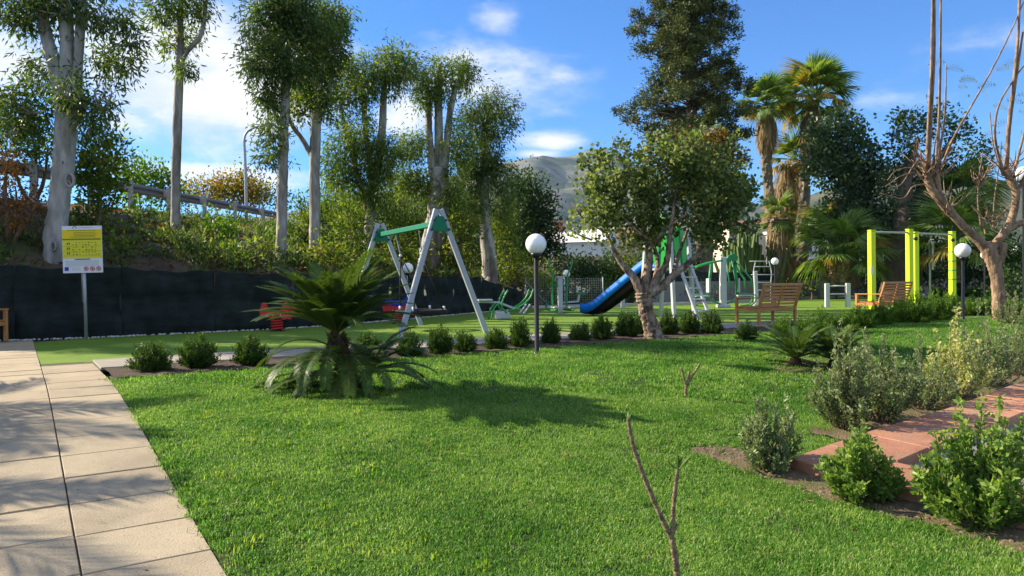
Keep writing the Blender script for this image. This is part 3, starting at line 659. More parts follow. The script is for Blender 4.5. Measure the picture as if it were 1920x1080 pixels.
spec += [('low green weed bush on the bank left of the slim eucalyptus', 18.5, (265, 470), [(255, 455, 26, 22), (285, 470, 24, 18)], 'bush'),
         ('bright grass-green clump in the middle of the bank', 20, (415, 440), [(412, 425, 18, 20), (425, 440, 14, 12)], 'bright'),
         ('dark bush at the foot of the slim eucalyptus', 19, (345, 480), [(335, 462, 24, 26), (365, 475, 26, 20), (310, 478, 22, 18)], 'euc'),
         ('spreading green bush above the fence right of the slim eucalyptus', 18.6, (450, 495), [(440, 480, 34, 20), (485, 470, 26, 26), (410, 488, 24, 14)], 'euc'),
         ('small light green clump below the guard rail', 21.5, (265, 410), [(268, 408, 18, 9)], 'bright'),
         ('weedy bush above the fence beside the notice board', 17, (220, 480), [(215, 470, 20, 26), (240, 485, 22, 14)], 'bush')]
for lab, D_, bu, lobes, lf in spec: bushy('bush', lab, 'bush', D_, bu, lobes, lf, .15, .055, 50, .2, 40, U)
bushy('evergreen_tree', 'dark rounded evergreen tree right of the eucalyptus row', 'tree', 46, (990, 510), [(985, 350, 34, 30), (1005, 390, 40, 40), (965, 400, 34, 50), (1015, 440, 38, 44), (980, 460, 50, 50), (1035, 475, 16, 20)], 'dark', .2, .12, 60, .4, 22, U, [[(990, 520, 22), (990, 400, 12)]], m_bark_d, z=0)

# hedge and bushes behind the slide
H = 'bushes along the back of the playground'
for i, (u, v, D_, ru, rv, lf, lab) in enumerate([(1010, 520, 31, 30, 30, 'bush', 'light green bush behind the cross trainer'), (1075, 500, 36, 40, 30, 'dark', 'dark clipped hedge section left of the blue slide'),
        (1125, 505, 35, 40, 36, 'dark', 'dark green hedge bush above the blue slide foot'), (1120, 550, 33, 36, 28, 'hedge', 'low flowering bush behind the slide foot'), (1060, 555, 33, 32, 24, 'hedge', 'low green bush beside the small far lamp'),
        (1165, 500, 36, 34, 46, 'bush', 'yellow-green bush between slide and white villa'), (1185, 545, 34, 34, 30, 'dark', 'dark bush under the slide platform'), (1270, 540, 36, 40, 34, 'dark', 'dark bush right of the slide ladder'),
        (1250, 490, 38, 60, 40, 'dark', 'tall dark bush behind the green play canopy'), (1010, 560, 31.5, 26, 16, 'bush', 'small green bush by the wire fence')]):
    bushy('bush', lab, 'bush', D_, (u, v + rv), [(u, v, ru, rv), (u - ru * .5, v + rv * .3, ru * .6, rv * .7), (u + ru * .5, v + rv * .3, ru * .6, rv * .7)], lf, .15, .08, 46, .22, 30, H, z=0)

# conifer
def conifer():
    D_ = 38; zb = at(1320, 560, D_); t = thing('conifer_tree', 'tall dark conifer towering over the round leafy tree', 'tree', (zb[0], zb[1], 0))
    b = B(); limb(b, [(1322, 566, 40), (1320, 500, 32), (1316, 420, 28), (1300, 250, 22), (1290, 100, 16), (1285, -60, 9)], D_, 26, 12, .06); b.build('trunk', m_bark_d, t, True, True)
    prof = [(-110, 36, 1284), (-60, 60, 1285), (0, 82, 1288), (50, 100, 1285), (90, 104, 1284), (130, 96, 1292), (170, 104, 1300), (210, 128, 1292), (235, 126, 1300), (265, 90, 1310), (300, 70, 1320), (340, 60, 1330), (380, 50, 1330)]
    pv = np.array(prof, float); lobes = []; br = B()
    for v in np.arange(-110, 385, 15.0):
        hw = np.interp(v, pv[:, 0], pv[:, 1]); uc = np.interp(v, pv[:, 0], pv[:, 2])
        for k in range(12):
            a = rng.uniform(0, 2 * PI); f = rng.uniform(.12, 1.06) ** .8; uu = uc + math.cos(a) * hw * f; dd = math.sin(a) * hw * f * D_ / F
            vv = v + rng.uniform(-9, 9) - f * 4
            lobes.append((at(uu, vv, D_ + dd), np.array((23, 20, 7)) * D_ / F * rng.uniform(.6, 1.3), 9))
            br.tube([at(uc, vv + 20, D_), at(uu, vv + 2, D_ + dd)], [.04, .015], 4)
    tag(br.build('twigs', m_bark_d, t, True, True), kind='stuff')
    P, Od, ids = clumps(lobes, 40, .105, 1.6)
    L = Od * np.array((1, 1, .3)) + rng.normal(0, .45, P.shape) + np.array((0, 0, .25))
    quads('crown', leafquads(P, L, rng.uniform(.09, .19, len(P)), rng.uniform(.045, .08, len(P)), .5), LM['conifer'], clump_rnd(ids, .5), t)
conifer()

# fan palms
def frond_fan(seed, leaf_len=1.0, nseg=26, droop=.5, spread=2.5):
    g = np.random.default_rng(seed); V = []; R_ = []
    pet = .75 * leaf_len
    for k in range(nseg):
        a = (k / (nseg - 1) - .5) * spread; L_ = leaf_len * (1 - .25 * abs(a) / 1.3) * g.uniform(.9, 1.05); w = .034 * leaf_len
        def pt(s_, lat):
            x = pet + math.cos(a) * s_ * L_; y = math.sin(a) * s_ * L_; z = -droop * leaf_len * max(0, s_ - .45) ** 1.6 * 1.5 - .10 * leaf_len * abs(math.sin(a)) * s_
            return np.array((x - math.sin(a) * lat, y + math.cos(a) * lat, z + .02 * (k % 2)))
        for s0, s1, w0, w1 in ((.02, .55, .4, 1.0), (.55, .82, 1.0, .55), (.82, 1.0, .55, .05)):
            V.append([pt(s0, -w * w0), pt(s0, w * w0), pt(s1, w * w1), pt(s1, -w * w1)]); R_.append(g.random())
    for s_ in (-1, 1):
        V.append([(0, s_ * .02, 0), (pet, s_ * .012, 0), (pet, 0, .03), (0, 0, .05)]); R_.append(.2)
    return np.array(V), R_
FAN = []
for i, (ll, dr, sp) in enumerate(((1.0, .55, 2.4), (1.0, .8, 2.6), (1.0, .35, 2.2))):
    V, R_ = frond_fan(i + 3, ll, 26, dr, sp)
    for mname in ('fan', 'fanold'):
        o = quads('frond', V, LM[mname], R_); FAN.append(o.data); bpy.data.objects.remove(o)
def fan_palm(label, D, base_uv, trunk, crown_uv, size, n, skirt=None, skirt_w=30, old=.12, group='palms at the back of the garden', rough_trunk=True, el=(-.5, 1.35), tm=None):
    zb = at(*base_uv, D); t = thing('fan_palm', label, 'palm', (zb[0], zb[1], 0), 0, group)
    b = B()
    if trunk:
        c = limb(b, trunk, D, 40, 12, .10 if rough_trunk else .04)
        b.build('trunk', tm or m_bark_palm, t, False, True)
        if rough_trunk:  # old leaf bases
            V = []
            for i in range(300):
                k = rng.uniform(0, len(c) - 1.01); j = int(k); pc = c[j] + (c[j + 1] - c[j]) * (k - j); a = rng.uniform(0, 2 * PI)
                o_ = np.array((math.cos(a), math.sin(a), 0)); s_ = np.array((-math.sin(a), math.cos(a), 0)); q = pc[:3] + o_ * pc[3] * .95
                V.append([q - s_ * .07, q + s_ * .07, q + s_ * .03 + o_ * .07 + np.array((0, 0, .16)), q - s_ * .03 + o_ * .07 + np.array((0, 0, .16))])
            tag(quads('leaf_bases', V, LM['dead'], rng.random(300), t), kind='stuff')
    cc = at(*crown_uv, D) - np.array((zb[0], zb[1], 0))
    for k in range(n):
        az = k * 2.39996 + rng.uniform(-.2, .2); f = (k + .5) / n; e_ = el[0] + (el[1] - el[0]) * (1 - f) + rng.uniform(-.12, .12)
        od = rng.random() < old * (2.2 if f > .7 else .4)
        o = bpy.data.objects.new('frond', FAN[(k % 3) * 2 + (1 if od else 0)]); put(o, t); s_ = size * rng.uniform(.85, 1.12)
        o.scale = (s_,) * 3; o.location = tuple(cc)
        o.rotation_euler = Matrix.Rotation(az, 3, 'Z').to_4x4().to_3x3().__matmul__(Matrix.Rotation(-e_, 3, 'Y')).__matmul__(Matrix.Rotation(rng.uniform(-.4, .4), 3, 'X')).to_euler()
    if skirt:  # thatch of dead fronds hanging along the trunk
        V = []; (v0, v1, w0, w1, uc0, uc1) = skirt; kpx = D / F
        for i in range(2600):
            f = rng.random() ** .9; v = v0 + (v1 - v0) * f; a = rng.uniform(0, 2 * PI); rr = (w0 + (w1 - w0) * f) * min(1, .35 + f * 2.4) * kpx * rng.uniform(.6, 1.12)
            p = at(uc0 + (uc1 - uc0) * f, v, D) + np.array((math.cos(a), math.sin(a), 0)) * rr
            L = np.array((math.cos(a) * .16, math.sin(a) * .16, -1)) + rng.normal(0, .10, 3); L /= np.linalg.norm(L); ln = rng.uniform(.5, 1.1)
            s_ = np.array((-math.sin(a), math.cos(a), 0)) * rng.uniform(.02, .05)
            V.append([p - s_ * .6, p + s_ * .6, p + L * ln * .6 + s_, p + L * ln])
        quads('dead_frond_skirt', V, LM['dead'], np.clip(rng.normal(.5, .28, len(V)), 0, 1), t)
    return t
m_bark_palm = mat('palm_bark', (.29, .24, .19), .95, (.15, .12, .095), 5, bump=.8, bscale=12, stretch=(1, 1, 2.5))
fan_palm('slender fan palm with leaning shaggy trunk, left of the tallest palm', 42, (1455, 540), [(1458, 540, 25), (1452, 480, 22), (1446, 400, 19), (1438, 320, 18), (1436, 260, 20), (1436, 215, 18)], (1436, 198), 1.12, 30, (215, 262, 18, 11, 1437, 1437), old=.2)
fan_palm('tallest fan palm with big crown of green fronds', 43, (1500, 545), [(1498, 545, 30), (1500, 480, 28), (1506, 400, 22), (1512, 300, 19), (1522, 220, 20), (1526, 190, 18)], (1528, 182), 1.55, 44, (205, 270, 20, 11, 1523, 1516), old=.2)
fan_palm('stout fan palm with long golden skirt of dead fronds', 44, (1480, 545), [(1478, 545, 44), (1480, 450, 40), (1484, 360, 36), (1488, 310, 30)], (1490, 300), 1.2, 24, (305, 470, 34, 20, 1478, 1482), old=.7)
fan_palm('short fan palm trunk thatched in grey dead fronds', 41, (1463, 540), [(1464, 545, 44), (1463, 460, 42), (1462, 410, 38)], (1462, 405), .9, 16, (395, 520, 24, 24, 1463, 1465), old=.1)
fan_palm('low bushy fan palm with arching fronds behind the grey wall', 36, (1580, 520), [(1580, 530, 24), (1582, 490, 22)], (1583, 475), 1.5, 24, None, old=.12, el=(-.4, 1.4))
fan_palm('yellow-green fan palm right of the golden palm skirt', 39, (1560, 520), [(1560, 535, 24), (1562, 450, 22)], (1562, 435), 1.35, 22, None, old=.2, el=(-.4, 1.4))
fan_palm('fan palm spreading behind the lime green exercise frame', 34, (1790, 520), [(1790, 530, 26), (1790, 470, 24)], (1788, 455), 1.6, 24, None, old=.15, el=(-.5, 1.4))
fan_palm('fan palm with pleated fronds behind the bare branching tree', 37, (1800, 500), [(1800, 540, 26), (1800, 390, 24)], (1800, 378), 1.6, 26, None, old=.1, el=(-.5, 1.4))

# columnar cactus-like thicket
D_ = 41; zb = at(1400, 540, D_); t = thing('succulent_thicket', 'upright green succulent thicket left of the palm trunks', 'succulent', (zb[0], zb[1], 0))
for k in range(70):
    u = rng.normal(1398, 24); D2 = D_ + rng.uniform(-1, 1); vt = 425 + abs(u - 1398) * .8 + rng.uniform(0, 40); p0 = at(u, 545, D2); p0[2] = 0; p1 = at(u + rng.normal(0, 8), vt, D2); b = B()
    b.tube(interp([p0, (p0 + p1) / 2 + rng.normal(0, .05, 3), p1, p1 + (0, 0, .08)], 7), [.09, .09, .085, .09, .08, .07, .02], 5); b.build('stem', mat('succulent_%d' % (k % 3), [(.09, .15, .03), (.06, .11, .025), (.13, .18, .05)][k % 3], .6), t, False, True)

# ivy-clad and dark trees on the right
bushy('ivy_clad_tree', 'dark ivy-clad tree right of the tallest palm', 'tree', 39, (1590, 530), [(1560, 255, 40, 34), (1600, 280, 46, 40), (1625, 310, 30, 36), (1570, 320, 50, 46), (1615, 370, 40, 50), (1580, 400, 44, 40), (1630, 430, 36, 50), (1545, 290, 30, 40), (1585, 225, 26, 18)], 'ivy', .2, .14, 60, .3, 20, None, [[(1590, 540, 44), (1590, 420, 34), (1585, 300, 18)]], m_bark_d, z=0)
bushy('dark_tree', 'ragged dark tree behind the lime green frame', 'tree', 37, (1690, 540), [(1690, 280, 20, 40), (1720, 250, 30, 28), (1755, 225, 30, 20), (1800, 245, 34, 20), (1830, 280, 22, 22), (1680, 340, 30, 40), (1720, 330, 34, 40), (1690, 410, 46, 46), (1740, 390, 34, 46), (1660, 450, 30, 40), (1720, 470, 40, 40), (1770, 300, 30, 20), (1700, 225, 14, 16)], 'ivy', .2, .11, 44, .28, 20, None, [[(1690, 548, 80), (1690, 500, 60), (1695, 420, 40), (1700, 330, 22), (1720, 260, 10)], [(1695, 430, 26), (1740, 330, 14), (1790, 255, 8)]], m_bark_d, z=0)
for u, v, D_, ru, rv, lf, lab in [(1890, 480, 33, 40, 40, 'hedge', 'green bush behind the bare tree at the right edge'), (1900, 530, 30, 40, 24, 'dark', 'dark bush at the right edge below the white houses'), (1840, 500, 36, 40, 36, 'dark', 'dark bush between lamp and bare tree'), (1760, 500, 40, 46, 36, 'dark', 'dark bush deep behind the lime green frame'), (1640, 500, 42, 40, 44, 'dark', 'dark bush behind the grey wall left of the lime frame')]:
    bushy('bush', lab, 'bush', D_, (u, v + rv), [(u, v, ru, rv), (u - ru * .5, v + rv * .3, ru * .6, rv * .7), (u + ru * .5, v + rv * .3, ru * .6, rv * .7)], lf, .15, .09, 46, .24, 28, H, z=0)

# ------------------------------------------------------------------ back wall with dark band
m_wall = mat('grey_wall', (.26, .25, .235), .9, (.21, .20, .19), 2, bump=.3)
m_band = mat('dark_screen', (.018, .022, .024), .85, (.026, .03, .032), 3)
wpts = [(6.2, 33.6), (9.6, 36.0), (16.5, 42.5), (25, 45.2), (38, 43)]
wl = thing('garden_wall', 'low grey rendered wall topped by a dark screen along the back', 'wall', (9.6, 36, 0))
for a, b_ in zip(wpts[:-1], wpts[1:]):
    bb = B(); bb.bar((*a, .5), (*b_, .5), .22, 1.04); bb.build('wall_section', m_wall, wl, False, True)
    bb = B(); bb.bar((*a, 1.24), (*b_, 1.24), .12, .44); bb.build('screen', m_band, wl, False, True)

# ------------------------------------------------------------------ fence with shade netting
m_net = mat('shade_net', (.007, .011, .011), .8, (.020, .030, .027), 1.6, detail=9, bump=.6, bscale=9, stretch=(.6, .6, 3.2), spec=.25, speck=26)
m_steel = mat('galvanised_steel', (.42, .43, .44), .45, (.34, .35, .36), 12, metal=.5, spec=.5)
fn = thing('netting_fence', 'dark green shade netting fence running along the left of the playground', 'fence', (-10.1, 14.6, 0))
seg = np.linalg.norm(np.diff(FENCE, axis=0), axis=1); cum = np.concatenate([[0], np.cumsum(seg)])
def fpt(s_): return np.array((np.interp(s_, cum, FENCE[:, 0]), np.interp(s_, cum, FENCE[:, 1]))), float(np.interp(s_, cum, FTOP))
npan = 13; ps = np.linspace(4.0, cum[-1], npan + 1)
for k in range(npan):
    n = 26; Vv = []; ss = np.linspace(ps[k], ps[k + 1], n)
    for i, s_ in enumerate(ss):
        p, h = fpt(s_); d = fpt(s_ + .05)[0] - fpt(s_ - .05)[0]; d = d / (np.linalg.norm(d) + 1e-9); nr = np.array((d[1], -d[0])); f = i / (n - 1)
        sag = .06 * math.sin(PI * f) + .016 * math.sin(f * 17 + k)
        for j in range(10):
            z = (h - sag) * j / 9; o = 1.5 * (.03 * math.sin(f * 9 + j * .5 + k * 2) + .022 * math.sin(f * 23 + j * 1.1 + k) + .035 * math.sin(PI * f) * math.sin(j) + .02 * math.sin(f * 41 - j * .8))
            Vv.append((p[0] + nr[0] * o, p[1] + nr[1] * o, z))
    me = bpy.data.meshes.new('netting'); me.from_pydata([tuple(np.array(v) - np.array(fn.location)) for v in Vv], [], [(i * 10 + j, (i + 1) * 10 + j, (i + 1) * 10 + j + 1, i * 10 + j + 1) for i in range(n - 1) for j in range(9)])
    me.materials.append(m_net); me.shade_smooth(); put(bpy.data.objects.new('netting', me), fn)
for k in range(npan + 1):
    p, h = fpt(ps[k]); d = fpt(ps[k] + .05)[0] - fpt(ps[k] - .05)[0]; nr = np.array((-d[1], d[0])); nr /= np.linalg.norm(nr); q = p + nr * .07
    bb = B(); bb.tube([(*q, -.1), (*q, h + .01)], .024, 8); bb.build('post', mat('fence_post', (.05, .055, .055), .6), fn, True, True)
# white pebbles along the fence foot
g = []
bb = B()
for i in range(900):
    s_ = rng.uniform(5, cum[-1] - .3); p, h = fpt(s_); d = fpt(s_ + .05)[0] - fpt(s_ - .05)[0]; nr = np.array((d[1], -d[0])); nr /= np.linalg.norm(nr) + 1e-9
    q = p + nr * (.06 + abs(rng.normal(0, .09))); bb.ball((*q, .02), rng.uniform(.014, .034), 5, 4, (1, 1.2, .7))
tag(bb.build('pebbles', mat('white_pebble', (.62, .60, .56), .8, (.45, .43, .40), 10)), 'white pebbles along the foot of the netting fence', 'pebbles', kind='stuff')
# wire fence with brown post past the netting
wf = thing('wire_fence', 'wire fence with rusty brown post at the end of the netting', 'fence', (.6, 30.2, 0))
m_rust = mat('rusty_post', (.30, .15, .09), .9, (.22, .10, .06), 8)
for i, (x, y, h, r_) in enumerate(((.45, 30.6, 1.45, .05), (.55, 30.0, 1.3, .03), (2.2, 31.0, 1.25, .03), (3.9, 31.8, 1.25, .03))):
    bb = B(); bb.tube([(x, y, -.1), (x, y, h)], r_, 8); bb.build('post', m_rust if i == 0 else m_steel, wf, True, True)
bb = B(); bb.tube([(.55, 30, 1.1), (1.5, 30.5, .1)], .02, 6); bb.build('brace', m_steel, wf, True, True)
bb = B()
for z in np.arange(.1, 1.25, .1): bb.tube([(.55, 30, z), (2.2, 31, z), (3.9, 31.8, z)], .005, 4)
for x in np.arange(.6, 3.9, .1): y = np.interp(x, (.55, 2.2, 3.9), (30, 31, 31.8)); bb.tube([(x, y, .05), (x, y, 1.2)], .004, 4)
bb.build('wire_mesh', m_steel, wf, False, True)

# ------------------------------------------------------------------ guard rail, street lamp on the road
m_railpost = mat('rail_post', (.52, .50, .47), .7, (.40, .37, .33), 8); m_rail = mat('weathered_rail', (.20, .19, .18), .6, (.28, .25, .22), 5, metal=.3)
gr = thing('guard_rail', 'galvanised steel guard rail along the road on top of the bank', 'guard rail', (-12, 23, float(bank(-12.0, 23.0))))
ry = np.array([13.5, 16.0, 18.5, 21.0, 23.2, 25.8, 28.8, 32.0, 35.5, 39]); rx = -12.0
def rz_(y): return float(bank(-12.0, y))
for y in ry:
    bb = B(); z = rz_(y); bb.box((rx + .10, y, z + .4), (.10, .16, 1.2), None, .01); bb.box((rx, y, z + .80), (.14, .10, .22)); bb.build('post', m_railpost, gr, False, True)
W_ = [(-.16, 0), (-.11, .06), (-.05, .06), (-.015, 0), (.015, 0), (.05, .06), (.11, .06), (.16, 0)]
for a, b_ in zip(ry[:-1], ry[1:]):
    bb = B(); vs = []
    for y in (a - .02, b_ + .02):
        for (dz, dx) in W_: vs.append((rx - .14 + dx * 1.0, y, rz_(y) + .80 + dz))
    for y in (a - .02, b_ + .02):
        for (dz, dx) in W_: vs.append((rx - .144 + dx * 1.0 - .004, y, rz_(y) + .80 + dz))
    fs = [(i, i + 1, 8 + i + 1, 8 + i) for i in range(7)] + [(16 + 8 + i, 16 + 8 + i + 1, 16 + i + 1, 16 + i) for i in range(7)]
    bb.add(vs, fs); bb.build('rail', m_rail, gr, False, True)
D_ = 44; zb = at(462, 405, D_); sl_ = thing('street_lamp', 'curved grey street lamp rising beside the road', 'street lamp', (zb[0], zb[1], zb[2] - .3))
bb = B(); limb(bb, [(462, 410, 6.5), (461, 340, 6), (459, 290, 5.5), (458, 262, 5), (463, 248, 4.5), (478, 239, 4), (503, 232, 4)], D_, 30, 8, 0); bb.build('pole', m_steel, sl_, True, True)
bb = B(); p = at(506, 232, D_); bb.box(p, (.55, .22, .1), None, .03); bb.build('lamp_head', m_steel, sl_, False, True)
# weeds on the bank (uncountable ground cover)
cs_ = []
while len(cs_) < 430:
    x, y = rng.uniform(-11.0, 2), rng.uniform(14, 34); e_ = float(fence_side(x, y))
    if e_ < .25 or e_ > 11: continue
    if math.sin(x * 1.3 + 2) * math.sin(y * .9 + x * .6) + rng.normal(0, .45) < -.15: continue
    cs_.append(((x, y, float(bank(x, y)) + .08), np.array((.28, .28, .15)) * rng.uniform(.5, 1.5), 4))
P, Od, ids = clumps(cs_, 15, .12); kk = fence_side(P[:, 0], P[:, 1]) > .2; P, ids = P[kk], ids[kk]
L = rng.normal(0, .5, P.shape) + np.array((0, 0, .6))
tag(quads('weeds', leafquads(P, L, rng.uniform(.09, .22, len(P)), rng.uniform(.025, .06, len(P))), LM['eucd'], clump_rnd(ids, .5)), 'mixed green weeds covering the bank behind the fence', 'weeds', kind='stuff')
litter = []
n = 9000; x = rng.uniform(-12.2, 1, n); y = rng.uniform(14, 32, n); k = fence_side(x, y) > .3; x, y = x[k], y[k]; P = np.stack([x, y, bank(x, y) + .03 + rng.random(len(x)) * .06], 1)
tag(quads('leaf_litter', leafquads(P, rng.normal(size=P.shape) * (1, 1, .3), .14, .05), LM['dry'], rng.random(len(P))), 'dry brown leaf litter on the bank', 'leaf litter', kind='stuff')

# ------------------------------------------------------------------ globe lamps
m_black = mat('black_paint', (.012, .013, .014), .4, spec=.5)
m_globe = bpy.data.materials.new('opal_globe'); m_globe.use_nodes = True
pb = m_globe.node_tree.nodes['Principled BSDF']; pb.inputs['Base Color'].default_value = (.86, .86, .88, 1); pb.inputs['Roughness'].default_value = .22
pb.inputs['Subsurface Weight'].default_value = .6; pb.inputs['Subsurface Radius'].default_value = (.2, .2, .2); pb.inputs['Subsurface Scale'].default_value = .6
def lamp(label, x, y, z, h, r=.15):
    t = thing('globe_lamp', label, 'lamp', (x, y, z), 0, 'globe lamps on black posts')
    b = B(); b.tube([(0, 0, -.1), (0, 0, .02), (0, 0, .021), (0, 0, h - r)], [.05, .05, .034, .034], 14); b.build('pole', m_black, t, True)
    b = B(); b.tube([(0, 0, h - r - .05), (0, 0, h - r - .02), (0, 0, h - r + .02), (0, 0, h - r + .03)], [.04, .075, .08, .06], 18); b.build('collar', m_black, t, True)
    b = B(); b.ball((0, 0, h), r, 32, 20); b.build('globe', m_globe, t, True)
p = on_plane(1007, 662); lamp('nearest globe lamp on black post among the bushes', p[0], p[1], 0, 1.62, .155)
p = at(765, 503, 20.8); lamp('globe lamp seen between the swing legs', p[0], p[1], 0, p[2])
p = at(1062, 513, 29.5); lamp('small far globe lamp beside the green cross trainer', p[0], p[1], 0, p[2])
p = at(1453, 490, 30.5); lamp('far globe lamp in front of the palm trunks', p[0], p[1], 0, p[2])
p = at(1805, 470, 17); zz = float(G(p[0], p[1])); lamp('globe lamp on black post between lime frame and bare tree', p[0], p[1], zz, p[2] - zz, .17)
p = at(1846, 478, 30); lamp('globe lamp half hidden just left of the bare tree trunk', p[0], p[1], 0, p[2])
p = at(1919, 326, 19); lamp('high globe lamp cut by the right edge of the picture', p[0], p[1], 0, p[2], .19)

# ------------------------------------------------------------------ notice board
p = at(162, 634, 14.75); q = at(155, 470, 14.72)
t = thing('notice_board', 'yellow and white notice board on a leaning metal pole by the fence', 'sign', (p[0], p[1], 0), 0)
m_sw = mat('sign_white', (.72, .73, .76), .5); m_sy = mat('sign_yellow', (.72, .66, .03), .5); m_so = mat('sign_orange_yellow', (.80, .58, .01), .5)
m_sk = mat('sign_ink', (.06, .07, .05), .6); m_sg = mat('sign_green_ink', (.20, .24, .03), .6); m_sb = mat('sign_blue', (.02, .05, .35), .5); m_sr = mat('sign_red', (.55, .03, .04), .5); m_sgr = mat('sign_grey_ink', (.42, .43, .47), .6)
lean = Vector((q[0] - p[0], 0, q[2])).normalized(); fz = .16
ax = np.array((math.cos(fz), math.sin(fz), 0)); az_ = np.array(lean); ax = ax - az_ * ax.dot(az_); ax /= np.linalg.norm(ax); ay = np.cross(az_, ax)
org = np.array((0, 0, 0)) + az_ * (1.80)
def plate(name, x0, x1, z0, z1, m, d, par, th=.003):
    b = B(); c = org + ax * (x0 + x1) / 2 + az_ * (z0 + z1) / 2 - ay * d; b.box(c, (x1 - x0, th, z1 - z0), np.stack([ax, ay, az_], 1)); return b.build(name, m, par)
b = B(); b.tube([(0, 0, -.1), tuple(np.array(lean) * 2.0)], .032, 12); b.build('pole', m_steel, t, True)
b = B(); b.tube([tuple(az_ * .75 - ax * .045), tuple(az_ * 1.9 - ax * .045)], .012, 6); b.build('cable_conduit', m_steel, t, True)
W2, H2 = .365, .465
pan = plate('panel', -W2, W2, -H2, H2, m_sw, .045, t, .02)
plate('yellow_field', -W2 + .004, W2 - .004, -.175, .225, m_sy, .0575, pan)
plate('orange_band', -W2 + .004, W2 - .004, .225, .39, m_so, .0575, pan)
plate('olive_heading', -W2 + .004, W2 - .02, .185, .215, m_sg, .0605, pan)
plate('blue_pictogram', -W2 + .03, -W2 + .105, -.42, -.345, m_sb, .0575, pan)
b = B()
def mark(x, z, w, h, d=.0625): b.box(org + ax * x + az_ * z - ay * d, (w, .002, h), np.stack([ax, ay, az_], 1))
for k in range(3):
    zc = .115 - .095 * k
    for s_ in (0, 1): mark(-.27 + s_ * .035, zc, .018, .045)
    for r_ in range(2):
        for i in range(8 if r_ == 0 else 9):
            if rng.random() < .85: mark(-.16 + i * .058 + rng.normal(0, .005), zc + .022 - .045 * r_, rng.uniform(.014, .034), rng.uniform(.007, .022))
    mark(.0, zc - .05, .70, .003)
b.build('pictograms', m_sk, pan)
b = B()
for (x, z, w) in ((0, .375, .52), (.05, .335, .40), (.06, .30, .44), (.05, .27, .38), (.02, .245, .46)): mark(x, z, w, .008)
b.build('heading_lines', m_sg, pan)
b = B()
mark(.0, -.195, .28, .016)
b.build('footer_heading', m_sk, pan)
b = B()
for k in range(6): mark(.0 + rng.normal(0, .01), -.225 - k * .02, .62, .006, .057)
for k in range(3): mark(-.12, -.365 - k * .022, .16, .006, .057)
mark(.06, .43, .26, .01, .057)
b.build('text_lines', m_sgr, pan)
b = B(); c0 = org + ax * -.13 + az_ * .425 - ay * .057; pts = [c0 + ax * .032 * math.cos(a) + az_ * .032 * math.sin(a) for a in np.linspace(-.4, 3.6, 14)]; b.tube(pts, .005, 5); b.build('emblem', m_sk, pan)
for k in range(3):
    c0 = org + ax * (.06 + k * .115) + az_ * -.385 - ay * .059; b = B()
    b.tube([c0 + ax * .04 * math.cos(a) + az_ * .04 * math.sin(a) for a in np.linspace(0, 2 * PI, 19)], .006, 5); b.tube([c0 + ax * -.028 + az_ * .028, c0 + ax * .028 - az_ * .028], .005, 5); o = b.build('prohibition_sign', m_sr, pan)
    b = B(); b.box(c0, (.03, .002, .035), np.stack([ax, ay, az_], 1)); b.build('symbol', m_sk, o)

# ------------------------------------------------------------------ swing
m_frame = mat('grey_blue_metal', (.40, .43, .48), .5, (.36, .39, .44), 6, spec=.4)
m_gp = mat('green_panel', (.0, .17, .085), .45, spec=.4)
M1 = np.array((-1.36, 14.9, 0)); M2 = np.array((-3.12, 18.2, 0)); bd = (M2 - M1) / np.linalg.norm(M2 - M1); sd = np.array((bd[1], -bd[0], 0)); HS = 2.5
t = thing('swing', 'grey A-frame swing with green beam and black basket seat', 'swing', (M1[0], M1[1], 0))
for Mx, tilt in ((M1, -.06), (M2, .06)):
    for s_ in (-1, 1):
        b = B(); top = Mx + np.array((0, 0, HS)) + sd * s_ * .06 - np.array((.10, 0, 0)); b.bar(Mx + sd * s_ * .95 + np.array((0, 0, -.03)), top + (top - (Mx + sd * s_ * .95)) * .015, .105, .085, bd, .012); b.build('leg', m_frame, t, False, True)
    b = B(); o_ = Mx + np.array((-.10, 0, 0)); b.prism([(-.20, 2.10), (.20, 2.10), (.08, HS - .10), (-.08, HS - .10)], o_, sd, (0, 0, 1), bd, .13); b.build('bracket', m_gp, t, False, True)
b = B(); b.bar(M1 + (-.1, 0, 2.26), M2 + (-.1, 0, 2.26), .10, .11, (0, 0, 1), .01); b.build('beam', m_gp, t, False, True)
for Mx in (M1, M2):
    for s_ in (-1, 1):
        for z_ in (2.14, 2.32):
            f_ = z_ / HS; c_ = Mx + sd * s_ * (.95 * (1 - f_) + .06 * f_) - np.array((.10 * f_, 0, 0)) + np.array((0, 0, z_)) - bd * .05
            b = B(); b.tube([c_, c_ - bd * .03], .022, 8); b.build('bolt', m_black, t, True, True)
ctr = (M1 + M2) / 2 + np.array((.22, 0, .42)); m_rope = mat('black_rope', (.012, .012, .013), .8)
b = B(); b.tube([ctr + np.array((math.cos(a), math.sin(a), 0)) * .55 for a in np.linspace(0, 2 * PI, 33)], .055, 8, False); b.build('seat_ring', m_rope, t, True, True)
b = B()
for k in np.linspace(-.48, .48, 11):
    w = math.sqrt(.55 ** 2 - k * k)
    for A1, A2 in ((np.array((1, 0, 0)), np.array((0, 1, 0))), (np.array((0, 1, 0)), np.array((1, 0, 0)))):
        b.tube([ctr + A1 * w * f + A2 * k - np.array((0, 0, .07 * (1 - f * f))) for f in np.linspace(-1, 1, 7)], .011, 4)
b.build('seat_net', m_rope, t, False, True)
m_chain = mat('chain_steel', (.45, .46, .48), .35, metal=.8)
